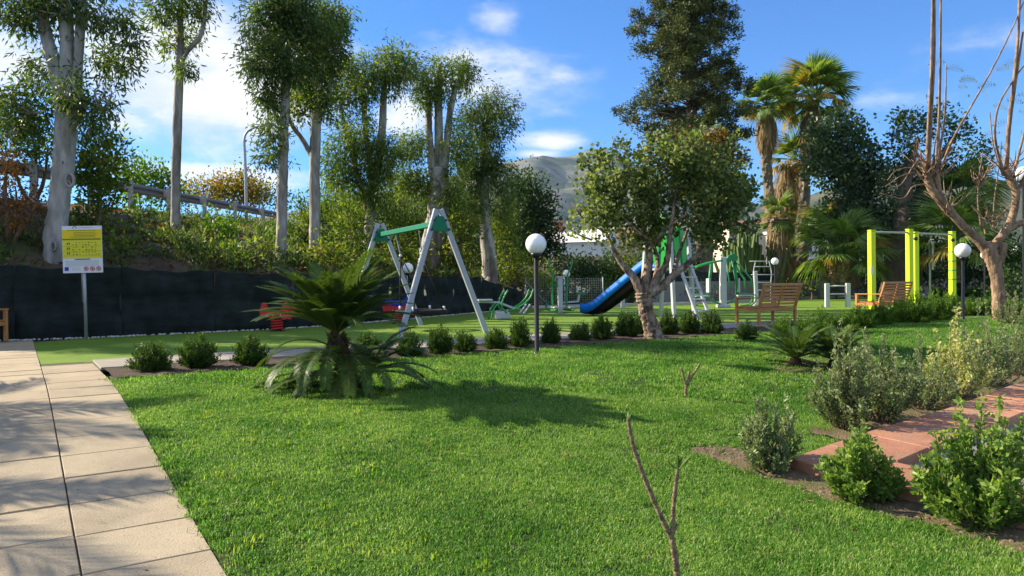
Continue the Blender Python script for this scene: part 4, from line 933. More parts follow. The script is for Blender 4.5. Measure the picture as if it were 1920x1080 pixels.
for s_ in (-1, 1):
    top = (M1 + M2) / 2 + bd * s_ * .75 + np.array((-.1, 0, 2.2)); j = top + (ctr + bd * s_ * .5 + np.array((0, 0, .0)) - top) * .28
    b = B(); b.tube([top, j], .012, 5); b.build('chain', m_chain, t, False, True)
    b = B(); b.ball(j, .035, 8, 6); b.build('connector', mat('white_plastic', (.8, .8, .8), .4), t, True, True)
    for k in (-1, 1):
        e_ = ctr + bd * s_ * .42 + sd * k * .36; b = B(); b.tube([j, e_], .016, 6); b.build('rope', m_rope, t, True, True)
        b = B(); b.tube([e_ + (0, 0, .04), e_ + (0, 0, .13)], .026, 6); b.build('rope_sleeve', MATS['white_plastic'], t, True, True)

# ------------------------------------------------------------------ spring riders
m_red = mat('red_plastic', (.60, .018, .02), .4, spec=.5); m_blue2 = mat('blue_plastic', (.02, .05, .40), .4, spec=.5)
dog = [(-.36, .30), (-.34, .20), (-.24, .17), (-.10, .15), (.08, .15), (.18, .10), (.24, .12), (.30, .10), (.38, .20), (.40, .30), (.36, .38), (.26, .42), (.20, .50), (.15, .43), (.12, .34), (.06, .31), (-.10, .30), (-.18, .33), (-.23, .42), (-.27, .50), (-.31, .44)]
def rider(label, x, y, rz, seat_m, side_m, s_=1.0):
    t = thing('spring_rider', label, 'spring rider', (x, y, 0), rz)
    b = B(); a = np.linspace(0, 2 * PI * 4.6, 90); b.tube([(.12 * math.cos(q_) * s_, .12 * math.sin(q_) * s_, (.03 + .27 * i / 89) * s_) for i, q_ in enumerate(a)], .020 * s_, 6); b.build('spring', m_red, t, True)
    b = B(); b.tube([(0, 0, -.02), (0, 0, .02)], .17 * s_, 14); b.build('base_plate', m_black, t)
    b = B(); b.tube([(0, 0, .30 * s_), (0, 0, .33 * s_)], .14 * s_, 12); b.build('mount_plate', m_black, t)
    for k in (-1, 1):
        b = B(); b.prism([(p_[0] * s_, (p_[1] + .17) * s_) for p_ in dog], (0, k * .10 * s_, 0), (1, 0, 0), (0, 0, 1), (0, 1, 0), .03); sp = b.build('side_panel', side_m, t)
        b = B(); b.tube([(.31 * s_, k * .118 * s_, .50 * s_), (.31 * s_, k * .128 * s_, .50 * s_)], .018 * s_, 10); b.build('eye', m_black, sp)
        for bx_ in (-.2, -.06, .1): b = B(); b.tube([(bx_ * s_, k * .118 * s_, .38 * s_), (bx_ * s_, k * .13 * s_, .38 * s_)], .014, 8); b.build('bolt', MATS['white_plastic'], sp)
    b = B(); b.box((-.04 * s_, 0, .475 * s_), (.30 * s_, .17 * s_, .03), None, .01); b.build('seat', seat_m, t)
    b = B(); b.tube([(.10 * s_, -.22 * s_, .56 * s_), (.10 * s_, .22 * s_, .56 * s_)], .014, 8); b.build('handlebar', m_black, t, True)
    b = B(); b.tube([(.06 * s_, -.24 * s_, .36 * s_), (.06 * s_, .24 * s_, .36 * s_)], .016, 8); b.build('foot_bar', m_black, t, True)
p = on_plane(522, 621); rider('red dog-shaped spring rider left of the big cycad', p[0], p[1] - .1, .12, m_black, m_red, 1.0)
p = on_plane(746, 607); rider('red and blue spring rider seen through the swing frame', p[0], p[1], 3.0, m_blue2, m_red, .95)
b = B(); b.prism([(-.3, .52), (-.12, .5), (.12, .5), (.3, .52), (.3, .72), (.22, .62), (-.22, .62), (-.3, .74)], (0, .13, 0), (1, 0, 0), (0, 0, 1), (0, 1, 0), .03); b.build('blue_panel', m_blue2, bpy.data.objects['spring_rider.001'])

# ------------------------------------------------------------------ fitness machines
m_gtube = mat('green_tube', (.03, .30, .07), .4, spec=.5); m_gdark = mat('green_paint', (.02, .22, .07), .45, spec=.4)
m_gray = mat('light_grey_metal', (.50, .51, .53), .5, (.45, .46, .48), 5)
# rowing machine
p = on_plane(938, 600); t = thing('rowing_machine', 'green and grey outdoor rowing machine beside the fence end', 'exercise machine', (p[0], p[1], 0), .25)
b = B(); b.box((.05, 0, .12), (.40, .30, .24), None, .05); b.build('base', m_gray, t)
b = B(); b.bar((-.62, 0, .52), (-.05, 0, .50), .10, .05, bev=.01); b.bar((-.05, 0, .50), (.45, 0, .30), .10, .06, bev=.01); b.build('seat_beam', m_gray, t)
b = B(); b.box((-.45, 0, .57), (.40, .34, .05), None, .02); b.build('seat', m_gray, t)
for k in (-1, 1):
    b = B(); b.tube(interp([(-.30, k * .18, .02), (-.24, k * .18, .30), (-.10, k * .18, .48)], 10), .024, 8); b.build('support_leg', m_gtube, t, True)
    b = B(); b.tube(interp([(.18, k * .22, .85), (.05, k * .22, .62), (.0, k * .2, .38), (.15, k * .16, .20)], 14), .024, 8); b.build('handle', m_gtube, t, True)
    b = B(); b.tube(interp([(.92, k * .22, .86), (.82, k * .22, .62), (.60, k * .2, .42), (.25, k * .16, .24)], 14), .024, 8); b.build('push_bar', m_gtube, t, True)
    b = B(); b.box((.72, k * .2, .30), (.34, .12, .03), Matrix.Rotation(-.9, 3, 'Y'), .01); b.build('footrest', m_gray, t)
# cross trainer
p = on_plane(1050, 587); t = thing('cross_trainer', 'upright green cross trainer next to the small far lamp', 'exercise machine', (p[0], p[1], 0), .3)
b = B(); b.box((0, 0, .6), (.16, .14, 1.2), None, .02); b.box((0, 0, 1.22), (.24, .2, .06), None, .02); b.build('post', m_gray, t)
for k in (-1, 1):
    b = B(); b.tube(interp([(k * .42, -.12, 1.85), (k * .38, -.10, 1.55), (k * .27, -.06, 1.30), (k * .27, 0, .95), (k * .25, .02, .18)], 22), .03, 8); b.build('arm', m_gtube, t, True)
    b = B(); b.tube(interp([(k * .3, -.5, .12), (k * .3, .0, .10), (k * .28, .55, .14), (k * .28, .6, .45)], 16), .035, 8); b.build('skid', m_gdark, t, True)
    b = B(); b.box((k * .27, -.18, .20), (.16, .42, .05), None, .015); b.build('pedal', m_gray, t)
b = B(); b.tube([(-.32, 0, .95), (.32, 0, .95)], .035, 8); b.build('cross_bar', m_gdark, t, True)
b = B(); b.bar((.12, .1, .35), (.75, .2, .38), .10, .05); b.bar((.75, .2, .38), (.78, .2, .62), .06, .06); b.build('rear_arm', m_gray, t)
b = B(); b.box((.85, .2, .66), (.32, .12, .08), None, .03); b.build('rear_pad', m_gdark, t)
# chest press / lat pull station
p = on_plane(1356, 577); t = thing('press_station', 'green and grey double seat press station behind the near bench', 'exercise machine', (p[0], p[1], 0), .05)
b = B(); b.box((0, 0, .98), (.22, .2, 1.96), None, .03); b.box((0, 0, .06), (.45, .4, .12), None, .02); b.build('post', m_gray, t)
b = B(); b.prism([(.12, 1.78), (.52, 1.72), (.58, 1.95), (.45, 2.10), (.2, 2.0)], (0, 0, 0), (1, 0, 0), (0, 0, 1), (0, 1, 0), .16); b.build('hinge_plate', m_gdark, t)
for k in (-1, 1):
    b = B(); b.tube(interp([(-.05, k * .12, 1.82), (-.6, k * .25, 1.72), (-1.15, k * .3, 1.55)], 10), .035, 8); b.build('pull_arm', m_gtube, t, True)
    b = B(); b.tube([(.45, k * .12, 1.82), (.72, k * .30 , 1.42), (.98 , k * .34, 1.10), (.99, k * .34, .72)], .035, 8); b.build('press_arm', m_gtube, t, True)
    b = B(); b.tube([(.25, k * .3, 1.8), (.35, k * .35, 1.15), (.42, k * .35, .75)], .03, 8); b.build('press_lever', m_gdark, t, True)
for k in (-1, 1):
    b = B(); b.tube([(k * .45, .0, 1.72), (k * .52, .0, 1.1), (k * .56, .0, .52)], .06, 8); b.build('hanger', m_gdark, t, True)
    b = B(); b.tube(interp([(k * .10, 0, .14), (k * .5, 0, .32), (k * .62, 0, .48)], 8), .035, 8); b.tube(interp([(k * .55, -.2, .52), (k * 1.05, -.2, .52), (k * 1.22, -.2, .40), (k * 1.1, -.2, .12), (k * .7, -.2, .06)], 18), .022, 7); b.tube(interp([(k * .55, .2, .52), (k * 1.05, .2, .52), (k * 1.22, .2, .40), (k * 1.1, .2, .12), (k * .7, .2, .06)], 18), .022, 7); b.build('seat_frame', m_gtube, t, True)
    b = B(); b.box((k * .85, 0, .46), (.52, .42, .05), None, .02); b.build('seat', m_gray, t)
    b = B(); b.box((k * .58, 0, .86), (.06, .34, .55), None, .025); b.build('backrest', m_gray, t)
# climbing bars and posts
p = at(1430, 566, 31.5); t = thing('wall_bars', 'thin grey climbing ladder left of the far lamp', 'climbing frame', (p[0], p[1], 0), .1)
for k in (-1, 1):
    b = B(); b.tube(interp([(k * .36, 0, -.05), (k * .36, 0, .8), (k * .40, 0, 1.35), (k * .30, 0, 1.85)], 16), .022, 8); b.build('upright', m_gray, t, True)
for z, w in ((.30, .36), (.62, .36), (.95, .38), (1.28, .5), (1.62, .36), (1.85, .56)):
    b = B(); b.tube([(-w, 0, z), (w, 0, z)], .018, 8); b.build('rung', m_gray, t, True)
p = on_plane(1419, 574); t = thing('grey_post', 'short pale grey post beside the near bench armrest', 'post', (p[0], p[1], 0)); b = B(); b.bar((0, 0, -.05), (-.05, 0, 1.42), .15, .1, (0, 1, 0), .02); b.build('shaft', m_gray, t); b = B(); b.box((0, 0, .05), (.26, .22, .1), None, .02); b.build('foot', m_gray, t)
p = on_plane(1168, 578); t = thing('grey_post', 'short grey post with a looped rope behind the slide', 'post', (p[0], p[1], 0)); b = B(); b.box((0, 0, .32), (.15, .12, .7), None, .03); b.build('shaft', m_gray, t); b = B(); b.tube(interp([(.05, 0, .45), (.35, 0, .42), (.62, 0, .75), (.7, 0, 1.0)], 12), .014, 5); b.build('rope', m_rope, t, True)
# low parallel bars
pA, pB = on_plane(1551, 576), on_plane(1590, 576); t = thing('low_bars', 'low grey exercise bars between the two wooden benches', 'exercise bars', (pA[0], pA[1], 0))
for q in (pA, pB): b = B(); b.box((q[0], q[1], .44), (.15, .13, .92), None, .015); b.build('post', m_gray, t, False, True)
for z in (.50, .80): b = B(); b.tube([(pA[0], pA[1], z), (pB[0], pB[1], z)], .028, 8); b.build('bar', m_gray, t, True, True)
# lime pull-up station
m_lime = mat('lime_paint', (.62, .78, .01), .45, spec=.4)
Ps = [at(1635, 580, 25.6), at(1706, 577, 26.2), at(1716.5, 575, 27.2), at(1786, 570, 28.4)]; t = thing('pull_up_station', 'lime yellow pull-up frame with four posts and steel bars', 'exercise frame', (Ps[0][0], Ps[0][1], 0), 0)
Hs = (2.70, 2.76, 2.72, 2.80)
for i, (q, h) in enumerate(zip(Ps, Hs)):
    b = B(); b.box((q[0], q[1], h / 2 - .05), (.19, .17, h + .1), Matrix.Rotation(.3, 3, 'Z'), .025); po = b.build('post', m_lime, t, False, True)
    b = B(); b.box((q[0], q[1], h + .02), (.20, .18, .04), Matrix.Rotation(.3, 3, 'Z'), .01); b.build('cap', m_lime, t, False, True)
    if i == 0: b = B(); b.box((q[0] - .04, q[1] - .12, 1.34), (.11, .01, .28), Matrix.Rotation(.3, 3, 'Z')); b.build('instruction_plate', m_sw, t, False, True)
b = B(); b.tube([Ps[0] * (1, 1, 0) + (0, 0, 2.66), Ps[1] * (1, 1, 0) + (0, 0, 2.68)], .036, 8); b.build('bar', m_steel, t, True, True)
b = B(); b.tube([Ps[2] * (1, 1, 0) + (0, 0, 2.70), Ps[3] * (1, 1, 0) + (0, 0, 2.72)], .036, 8); b.build('bar', m_steel, t, True, True)
b = B(); b.tube([Ps[1] * (1, 1, 0) + (0, 0, 2.68), Ps[2] * (1, 1, 0) + (0, 0, 2.70)], .025, 8); b.build('bar', m_steel, t, True, True)
for z in (2.05, 1.7, 1.35, 1.0): b = B(); b.box((Ps[3][0], Ps[3][1], z), (.21, .19, .03), Matrix.Rotation(.3, 3, 'Z')); b.build('strap', m_gdark, t, False, True)
for i in (2, 3): b = B(); b.tube([Ps[i] * (1, 1, 0) + (-.05, -.12, 2.5), Ps[i] * (1, 1, 0) + (-.05, -.16, 2.5)], .07, 10); b.build('ring_plate', m_black, t, True, True)
# posts in front of the wall
p = at(1542, 555, 39); t = thing('wooden_post', 'weathered timber post in front of the low fan palm', 'post', (p[0], p[1], 0)); b = B(); b.box((0, 0, 1.35), (.26, .24, 2.8), None, .03); b.build('shaft', mat('weathered_wood', (.20, .16, .11), .9, (.13, .10, .07), 6, bump=.5, stretch=(1, 1, .2)), t); b = B(); b.box((0, 0, .5), (.34, .32, 1.0), None, .03); b.build('concrete_foot', m_wall, t)
p = at(1744, 560, 33); t = thing('sign_post', 'grey metal pole with narrow edge-on panel inside the lime frame', 'sign', (p[0], p[1], 0)); b = B(); b.tube([(0, 0, -.1), (0, 0, 2.75)], .045, 10); b.build('pole', m_steel, t, True); b = B(); b.box((.1, .0, 2.05), (.07, .7, 1.25), Matrix.Rotation(-.42, 3, 'Z'), .01); b.build('panel', mat('tan_board', (.45, .38, .27), .7), t)

# ------------------------------------------------------------------ slide
m_slide = mat('blue_chute', (.0, .155, .66), .5, spec=.25); m_under = mat('shade_dark_chute_shell', (.004, .004, .005), .7, spec=.1)  # underside near black: the shade below the chute is put into its colour
m_leafg = mat('bright_green_panel', (.03, .42, .05), .4, spec=.4)
Tt = np.array((4.05, 21.1, 0)); Bt = np.array((2.36, 23.05, 0)); dv = (Bt - Tt); dv /= np.linalg.norm(dv); sv = np.array((-dv[1], dv[0], 0)); Ls = np.linalg.norm(Bt - Tt)
t = thing('slide', 'blue chute slide with green leaf canopy and grey ladder', 'slide', (3.2, 22.2, 0))
prof = interp([(0, 1.42), (.25, 1.36), (Ls * .5, .72), (Ls * .78, .27), (Ls * .92, .12), (Ls * 1.04, .10)], 26)
def chute(off, wid, wall, flip=False):
    b = B(); vs = []
    for i, (s_, z) in enumerate(prof):
        c = Tt + dv * s_ + np.array((0, 0, z + off)); wl_ = wall * (1 if i > 1 else 1.3)
        for (a, h_) in ((-wid, wl_), (-wid * .93, wl_ * .4), (-wid * .6, .02), (0, 0), (wid * .6, .02), (wid * .93, wl_ * .4), (wid, wl_)): vs.append(c + sv * a + np.array((0, 0, h_)))
    fs = [(i * 7 + k, i * 7 + k + 1, (i + 1) * 7 + k + 1, (i + 1) * 7 + k) for i in range(25) for k in range(6)]
    b.add(vs, fs); return b
o = chute(0, .235, .24).build('chute', m_slide, t, True, True); sm = o.modifiers.new('thickness', 'SOLIDIFY'); sm.thickness = .02
o = chute(-.05, .245, .15).build('chute_shell', m_under, t, True, True); sm = o.modifiers.new('thickness', 'SOLIDIFY'); sm.thickness = .02
b = B()
for i in range(2, 25):
    pass
for k in (-1, 1):
    vs = []
    for s_, z in prof:
        c = Tt + dv * s_ + sv * k * .25; vs += [c + np.array((0, 0, z + .28)), c + np.array((0, 0, z + .0))]
    b.add(vs, [(i * 2, i * 2 + 1, i * 2 + 3, i * 2 + 2) for i in range(25)])
o = b.build('chute_side', m_slide, t, True, True); sm = o.modifiers.new('thickness', 'SOLIDIFY'); sm.thickness = .025; sm.offset = 0
b = B()
vs = []
for i, (s_, z) in enumerate(prof[:22]):
    c = Tt + dv * s_; dpt = .20 * math.sin(min(1, i / 5) * PI / 2) * (1 - (i / 21) ** 3)
    for k in (-1, 1): vs += [c + sv * k * .235 + np.array((0, 0, z - .03)), c + sv * k * .19 + np.array((0, 0, z - .03 - dpt))]
fs = []
for i in range(21):
    a = i * 4; n_ = a + 4; fs += [(a, n_, n_ + 1, a + 1), (a + 1, n_ + 1, n_ + 3, a + 3), (a + 3, n_ + 3, n_ + 2, a + 2), (a + 2, n_ + 2, n_, a)]
b.add(vs, fs + [(0, 1, 3, 2), (84, 86, 87, 85)]); b.build('chute_keel', m_under, t, False, True)
for s_ in (Ls * .88, Ls * .98):
    q = Tt + dv * s_
    b = B(); b.bar(q - sv * .18 + (0, 0, -.05), q - sv * .18 + np.array((0, 0, .12)), .05, .05); b.build('foot_post', m_gray, t, False, True)
uv_ = -dv; pl = Tt + uv_ * .45                                           # platform centre
b = B(); b.box(pl + (0, 0, 1.38), (.95, .85, .07), np.stack([dv, sv, (0, 0, 1)], 1), .01); b.build('platform', m_gray, t, False, True)
for i in (-1, 1):
    for k in (-1, 1):
        c = pl + dv * i * .42 + sv * k * .40; f = c + dv * i * .16 + sv * k * .06; b = B(); b.bar(f + (0, 0, -.03), c + np.array((0, 0, 2.35 if i < 0 else 2.15)), .10, .10, bd, .01); b.build('frame_post', m_gray, t, False, True)
lb_, lt_ = pl + uv_ * 1.25, pl + uv_ * .50
for k in (-1, 1): b = B(); b.bar(lb_ + sv * k * .27 + (0, 0, -.03), lt_ + sv * k * .25 + np.array((0, 0, 1.72)), .09, .06, bd, .01); b.build('ladder_rail', m_gray, t, False, True)
for z in (.25, .55, .85, 1.15, 1.45):
    c = lb_ + (lt_ - lb_) * (z / 1.7) + np.array((0, 0, z)); b = B(); b.box(c, (.16, .52, .035), np.stack([dv, sv, (0, 0, 1)], 1)); b.build('ladder_step', m_gray, t, False, True)
leafp = [(0, -.62), (.16, -.40), (.24, -.10), (.24, .15), (.16, .42), (.0, .68), (-.16, .42), (-.24, .15), (-.24, -.10), (-.16, -.40)]
for a_, rr, zc, tl in ((.5, .50, 1.95, .1), (1.7, .50, 2.0, .12), (2.9, .52, 1.9, .1), (4.1, .52, 1.95, .12), (5.3, .5, 2.0, .1), (3.5, .36, 2.35, .4), (.2, .36, 2.35, .4)):
    o_ = np.array((math.cos(a_), math.sin(a_), 0)); s2 = np.array((-math.sin(a_), math.cos(a_), 0)); upv = np.array((0, 0, 1)) * math.cos(tl) - o_ * math.sin(tl)
    b = B(); b.prism(leafp, pl + o_ * rr + np.array((0, 0, zc)), s2, upv, np.cross(s2, upv), .03); lf = b.build('leaf_panel', m_leafg, t, False, True)
    b = B(); b.prism([(-.012, -.55), (.012, -.55), (.012, .6), (-.012, .6)], pl + o_ * (rr + .02) + np.array((0, 0, zc)), s2, upv, np.cross(s2, upv), .034); v_ = b.build('vein', m_gdark, lf, False, False)
    v_.data.transform(Matrix.Translation(-Vector(t.location)))

# ------------------------------------------------------------------ benches
m_wood = mat('teak', (.56, .26, .075), .55, (.42, .18, .05), 5, detail=8, bump=.2, stretch=(1, 9, 9), spec=.4)
def bench(label, c, rz, length=1.32):
    """origin: rear left leg; x along the back, y towards the front"""
    t = thing('wooden_bench', label, 'bench', (c[0], c[1], 0), rz, 'wooden benches beside the walkway')
    z0 = .035; D2 = .62
    for x in (0, length):
        b = B(); b.bar((x, 0, z0), (x, 0, .42), .065, .06, bev=.006); b.bar((x, 0, .40), (x, -.16, .92), .065, .05, (0, 1, 0), .006); b.build('rear_leg', m_wood, t)
        b = B(); b.bar((x, D2, z0), (x, D2, .63), .065, .06, bev=.006); b.build('front_leg', m_wood, t)
        b = B(); b.box((x, D2 / 2 - .02, .645), (.075, D2 + .12, .03), None, .008); b.build('armrest', m_wood, t)
        b = B(); b.box((x, D2 / 2, .37), (.05, D2 - .06, .07), None, .005); b.build('side_rail', m_wood, t)
    for y in (0.0, D2):
        b = B(); b.box((length / 2, y, .375), (length - .07, .04, .08), None, .005); b.build('apron', m_wood, t)
    for k in range(7):
        b = B(); b.box((length / 2, .05 + k * .09, .432 - .012 * math.sin(k / 6 * PI)), (length - .02, .072, .022), None, .004); b.build('seat_slat', m_wood, t)
    n_ = 6
    for k in range(n_):
        z = .50 + k * .073; y = -.16 * (z - .40) / .52
        for h in (0, 1):
            w = (length - .07 - .05) / 2; x = .035 + w / 2 + h * (w + .05)
            b = B(); b.box((x, y, z), (w - .004, .022, .052), None, .004); b.build('back_slat', m_wood, t)
    b = B(); b.bar((length / 2, -.02, .42), (length / 2, -.155, .91), .05, .03, (0, 1, 0), .004); b.build('back_stile', m_wood, t)
    b = B(); b.box((length / 2, -.165, .94), (length + .08, .045, .065), None, .01); b.build('top_rail', m_wood, t)
    return t
bench('nearer wooden bench seen from behind in front of the press station', on_plane(1423, 612)[:2], RZ)
p = at(1648, 596, 19.6); bench('farther wooden bench in front of the lime yellow frame', p[:2], RZ)
p = at(-3, 636, 14.05); bench('wooden bench of which only one leg shows at the left edge', (p[0] - 1.3, p[1] - .40), -.08)

# ------------------------------------------------------------------ low rounded bushes along the bed
def bush_variant(seed, leaf, n=9000):
    global rng
    g = np.random.default_rng(seed); keep = rng; rng = g
    # upright sprigs filling a dome about 0.5 m wide and 0.42 m high (unit scale)
    ns = 190; d = rvec(ns); d[:, 2] = np.abs(d[:, 2]); tip = d * np.array((.27, .27, .40)) * (rng.random(ns) ** .35)[:, None] * rng.uniform(.85, 1.12, ns)[:, None] + np.array((0, 0, .04))
    idx = rng.integers(0, ns, n); s_ = rng.random(n) ** .6
    base = tip * np.array((.35, .35, 0)); up = unit(tip - base + np.array((0, 0, .12)))
    P = base[idx] + (tip[idx] - base[idx]) * s_[:, None] + rng.normal(0, .012, (n, 3))
    P[:, 2] = np.maximum(P[:, 2], .01)
    L = up[idx] * .9 + rng.normal(0, .55, (n, 3)) + np.array((0, 0, .25))
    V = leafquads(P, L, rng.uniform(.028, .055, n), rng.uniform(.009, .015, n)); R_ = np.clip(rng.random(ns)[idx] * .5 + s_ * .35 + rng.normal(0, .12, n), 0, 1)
    o = quads('foliage', V, LM[leaf], R_); me = o.data; bpy.data.objects.remove(o)
    b = B()
    for k in range(10): b.tube([base[k] * .5 + (0, 0, -.03), tip[k] * .8], [.008, .004], 5)
    o2 = b.build('stems', m_bark_d); me2 = o2.data; bpy.data.objects.remove(o2)
    rng = keep; return me, me2
BV = [bush_variant(40 + i, 'hedge') for i in range(4)]; BL = [bush_variant(60 + i, 'hedgel') for i in range(3)]
def low_bush(label, x, y, sc, group, var, z=None):
    t = thing('low_bush', label, 'bush', (x, y, float(G(x, y)) + .015 if z is None else z), rng.uniform(0, 6.28), group)
    for nm, me in zip(('foliage', 'stems'), var): put(bpy.data.objects.new(nm, me), t)
    t.scale = (sc[0] * rng.uniform(.9, 1.08), sc[0] * rng.uniform(.9, 1.08), sc[1] * rng.uniform(.92, 1.1)); t.rotation_euler.x = rng.normal(0, .06); t.rotation_euler.y = rng.normal(0, .06); return t
# (u, v of the foot, width px, height px)
row = [(281, 704, 76, 52), (372, 697, 70, 60), (469, 693, 66, 58), (690, 682, 60, 50), (768, 676, 50, 44), (826, 671, 52, 54), (873, 667, 46, 42), (930, 662, 46, 40), (976, 658, 46, 48), (1033, 651, 42, 44), (1086, 646, 42, 38), (1129, 643, 46, 42), (1175, 638, 48, 46), (1203, 634, 34, 46), (1253, 634, 42, 42), (1292, 632, 40, 40), (1337, 633, 44, 40), (1402, 643, 46, 36)]
names_ = ['leftmost bush of the row, beside the paved path'] + ['%s bush from the left in the row along the walkway' % ORD[i] for i in range(1, len(row))]
for i, (u, v, w, h) in enumerate(row):
    p = on_plane(u, v - 5); k = p[1] / F; low_bush(names_[i], p[0], p[1], (w * k / .48, h * k / .40), 'round bushes in the bed before the walkway', BV[i % 4])
hed = [(1470, 640, 50, 38), (1512, 640, 48, 42), (1548, 632, 46, 40), (1585, 630, 44, 36), (1617, 622, 44, 40), (1652, 616, 46, 40), (1690, 612, 48, 44), (1722, 612, 50, 50), (1758, 608, 50, 46), (1778, 600, 40, 40), (1822, 594, 40, 32), (1850, 590, 40, 32), (1895, 588, 46, 30), (1925, 584, 46, 30)]
for i, (u, v, w, h) in enumerate(hed):
    if i in (10, 11, 12, 13): D_ = 20.0; p = at(u, v - 3, D_); p[2] = float(G(p[0], p[1]))
    else: p = on_plane(u, v - 5, float(G(*on_plane(u, v - 5)[:2])))
    k = p[1] / F; low_bush('%s bush from the near bench in the hedge towards the right edge' % ORD[i], p[0], p[1], (w * k / .44, h * k / .38), 'hedge bushes at the lawn edge on the right', BL[i % 3], float(G(p[0], p[1])))
for i, (u, w) in enumerate([(1705, 34), (1722, 30), (1768, 36), (1822, 40), (1846, 34), (1880, 40), (1915, 40)]):
    p = at(u, 554, 39); k = 39 / F; low_bush('%s clipped yellow-green bush along the far kerb' % ORD[i], p[0], p[1] + .6, (w * k / .5, 20 * k / .42), 'clipped bushes along the far kerb', BL[i % 3], .05)
for i, (u, v, ru, rv, D_, lf) in enumerate([(1310, 548, 22, 20, 33.5, 'hedge'), (1345, 545, 20, 22, 34, 'hedge'), (1475, 538, 20, 20, 37, 'bush'), (1500, 545, 18, 16, 38, 'hedge'), (1520, 540, 16, 18, 38.5, 'bush'), (1570, 540, 22, 20, 39.5, 'hedge'), (1605, 535, 18, 22, 40, 'dry'), (1625, 545, 18, 16, 40, 'hedge'), (1670, 540, 24, 20, 40.5, 'dark')]):
    bushy('flowering_shrub', '%s loose shrub from the left against the grey wall' % ORD[i], 'shrub', D_, (u, 562), [(u, v, ru, rv)], lf, .12, .07, 22, .2, 18, 'loose shrubs against the grey wall', z=0)

# ------------------------------------------------------------------ cycads
m_cyc = mat('cycad_trunk', (.075, .046, .03), .95, (.025, .017, .013), 14, bump=1.0, bscale=22, stretch=(1, 1, 1.6)); m_rach = mat('frond_stalk', (.10, .12, .035), .6)
def pinnate(length, el0, droop, az, base, nl=84, lw=.0058, ll=.16, vee=.5, curl=0):
    """one feather frond: points of its stalk and its leaflets"""
    n = 24; pts = [np.array(base, float)]; a = el0; st_ = length / (n - 1); d0 = np.array((math.cos(az), math.sin(az), 0)); azd = az
    for i in range(1, n):
        a -= droop / (n - 1) * (.5 + i / (n - 1)); azd += curl / n; d = np.array((math.cos(azd) * math.cos(a), math.sin(azd) * math.cos(a), math.sin(a))); pts.append(pts[-1] + d * st_)
    pts = np.array(pts); T = unit(np.gradient(pts, axis=0)); s0 = np.array((-math.sin(az), math.cos(az), 0)); V = []
    for i in range(nl):
        f = .12 + .88 * i / (nl - 1); k = f * (n - 1); j = min(int(k), n - 2); p = pts[j] + (pts[j + 1] - pts[j]) * (k - j); tg = T[j]; side = unit(s0 - tg * s0.dot(tg)); up = np.cross(tg, side) * -1
        up = up if up[2] > 0 or True else -up
        Lw = ll * math.sin(min(1, (f - .05) * 1.9 + .12) * PI / 2) * (1 - .55 * max(0, f - .6) / .4) * rng.uniform(.92, 1.06)
        for sg in (-1, 1):
            dd = unit(side * sg * .82 + tg * (.45 + .4 * f) + np.array((0, 0, 1)) * .28 * vee + rng.normal(0, .04, 3))
            tipd = dd - np.array((0, 0, .22)); w = np.cross(dd, side * sg + tg * .2); w = unit(np.cross(dd, np.cross(tg, dd))) * lw
            m_ = p + dd * Lw * .5; e_ = m_ + unit(tipd) * Lw * .5
            V.append([p - w * .5, p + w * .5, m_ + w, m_ - w]); V.append([m_ - w, m_ + w, e_ + w * .08, e_ - w * .08])
    return pts, V
def add_frond(t, *a, mt='cycad', name='frond', stalk=.009, **k):
    pts, V = pinnate(*a, **k); b0 = rng.random(); o = quads(name, V, LM[mt], np.clip(b0 * .5 + rng.normal(.25, .15, len(V)), 0, 1), t, False)
    b = B(); b.tube(pts, np.linspace(stalk, stalk * .3, len(pts)), 5, False); b.build('stalk', m_rach, o); return o
gpt = gp(645, 728); zc = float(G(*gpt)); t = thing('cycad', 'big cycad with arching feathery fronds on the lawn before the swing', 'cycad', (gpt[0], gpt[1], zc))
b = B(); b.tube(interp([(.06, 0, -.05), (.05, 0, .12), (.0, 0, .26), (-.06, 0, .44), (-.07, 0, .58)], 14), [.075, .08, .085, .085, .09, .09, .095, .10, .105, .11, .115, .115, .10, .07], 16, jit=.12); b.build('trunk', m_cyc, t)
V = []
for i in range(220):
    f = rng.random(); a = rng.uniform(0, 2 * PI); c = np.array((.06 - .13 * f, 0, .05 + .54 * f)); o_ = np.array((math.cos(a), math.sin(a), 0)); s_ = np.array((-math.sin(a), math.cos(a), 0)); q = c + o_ * .085
    V.append([q - s_ * .022, q + s_ * .022, q + s_ * .01 + o_ * .05 + (0, 0, .05), q - s_ * .01 + o_ * .05 + np.array((0, 0, .05))])
tag(quads('leaf_bases', V, LM['dead'], rng.random(len(V)) * .1, t, False), kind='stuff')
top = (-.07, 0, .61)
for k in range(66):   # main crown, arching outwards
    az = k * 2.39996; f = k / 65
    add_frond(t, .98 * rng.uniform(.82, 1.08), 1.32 - .82 * f + rng.uniform(-.08, .08), .5 + .5 * rng.random(), az, top, curl=rng.uniform(-.2, .2), ll=.19)
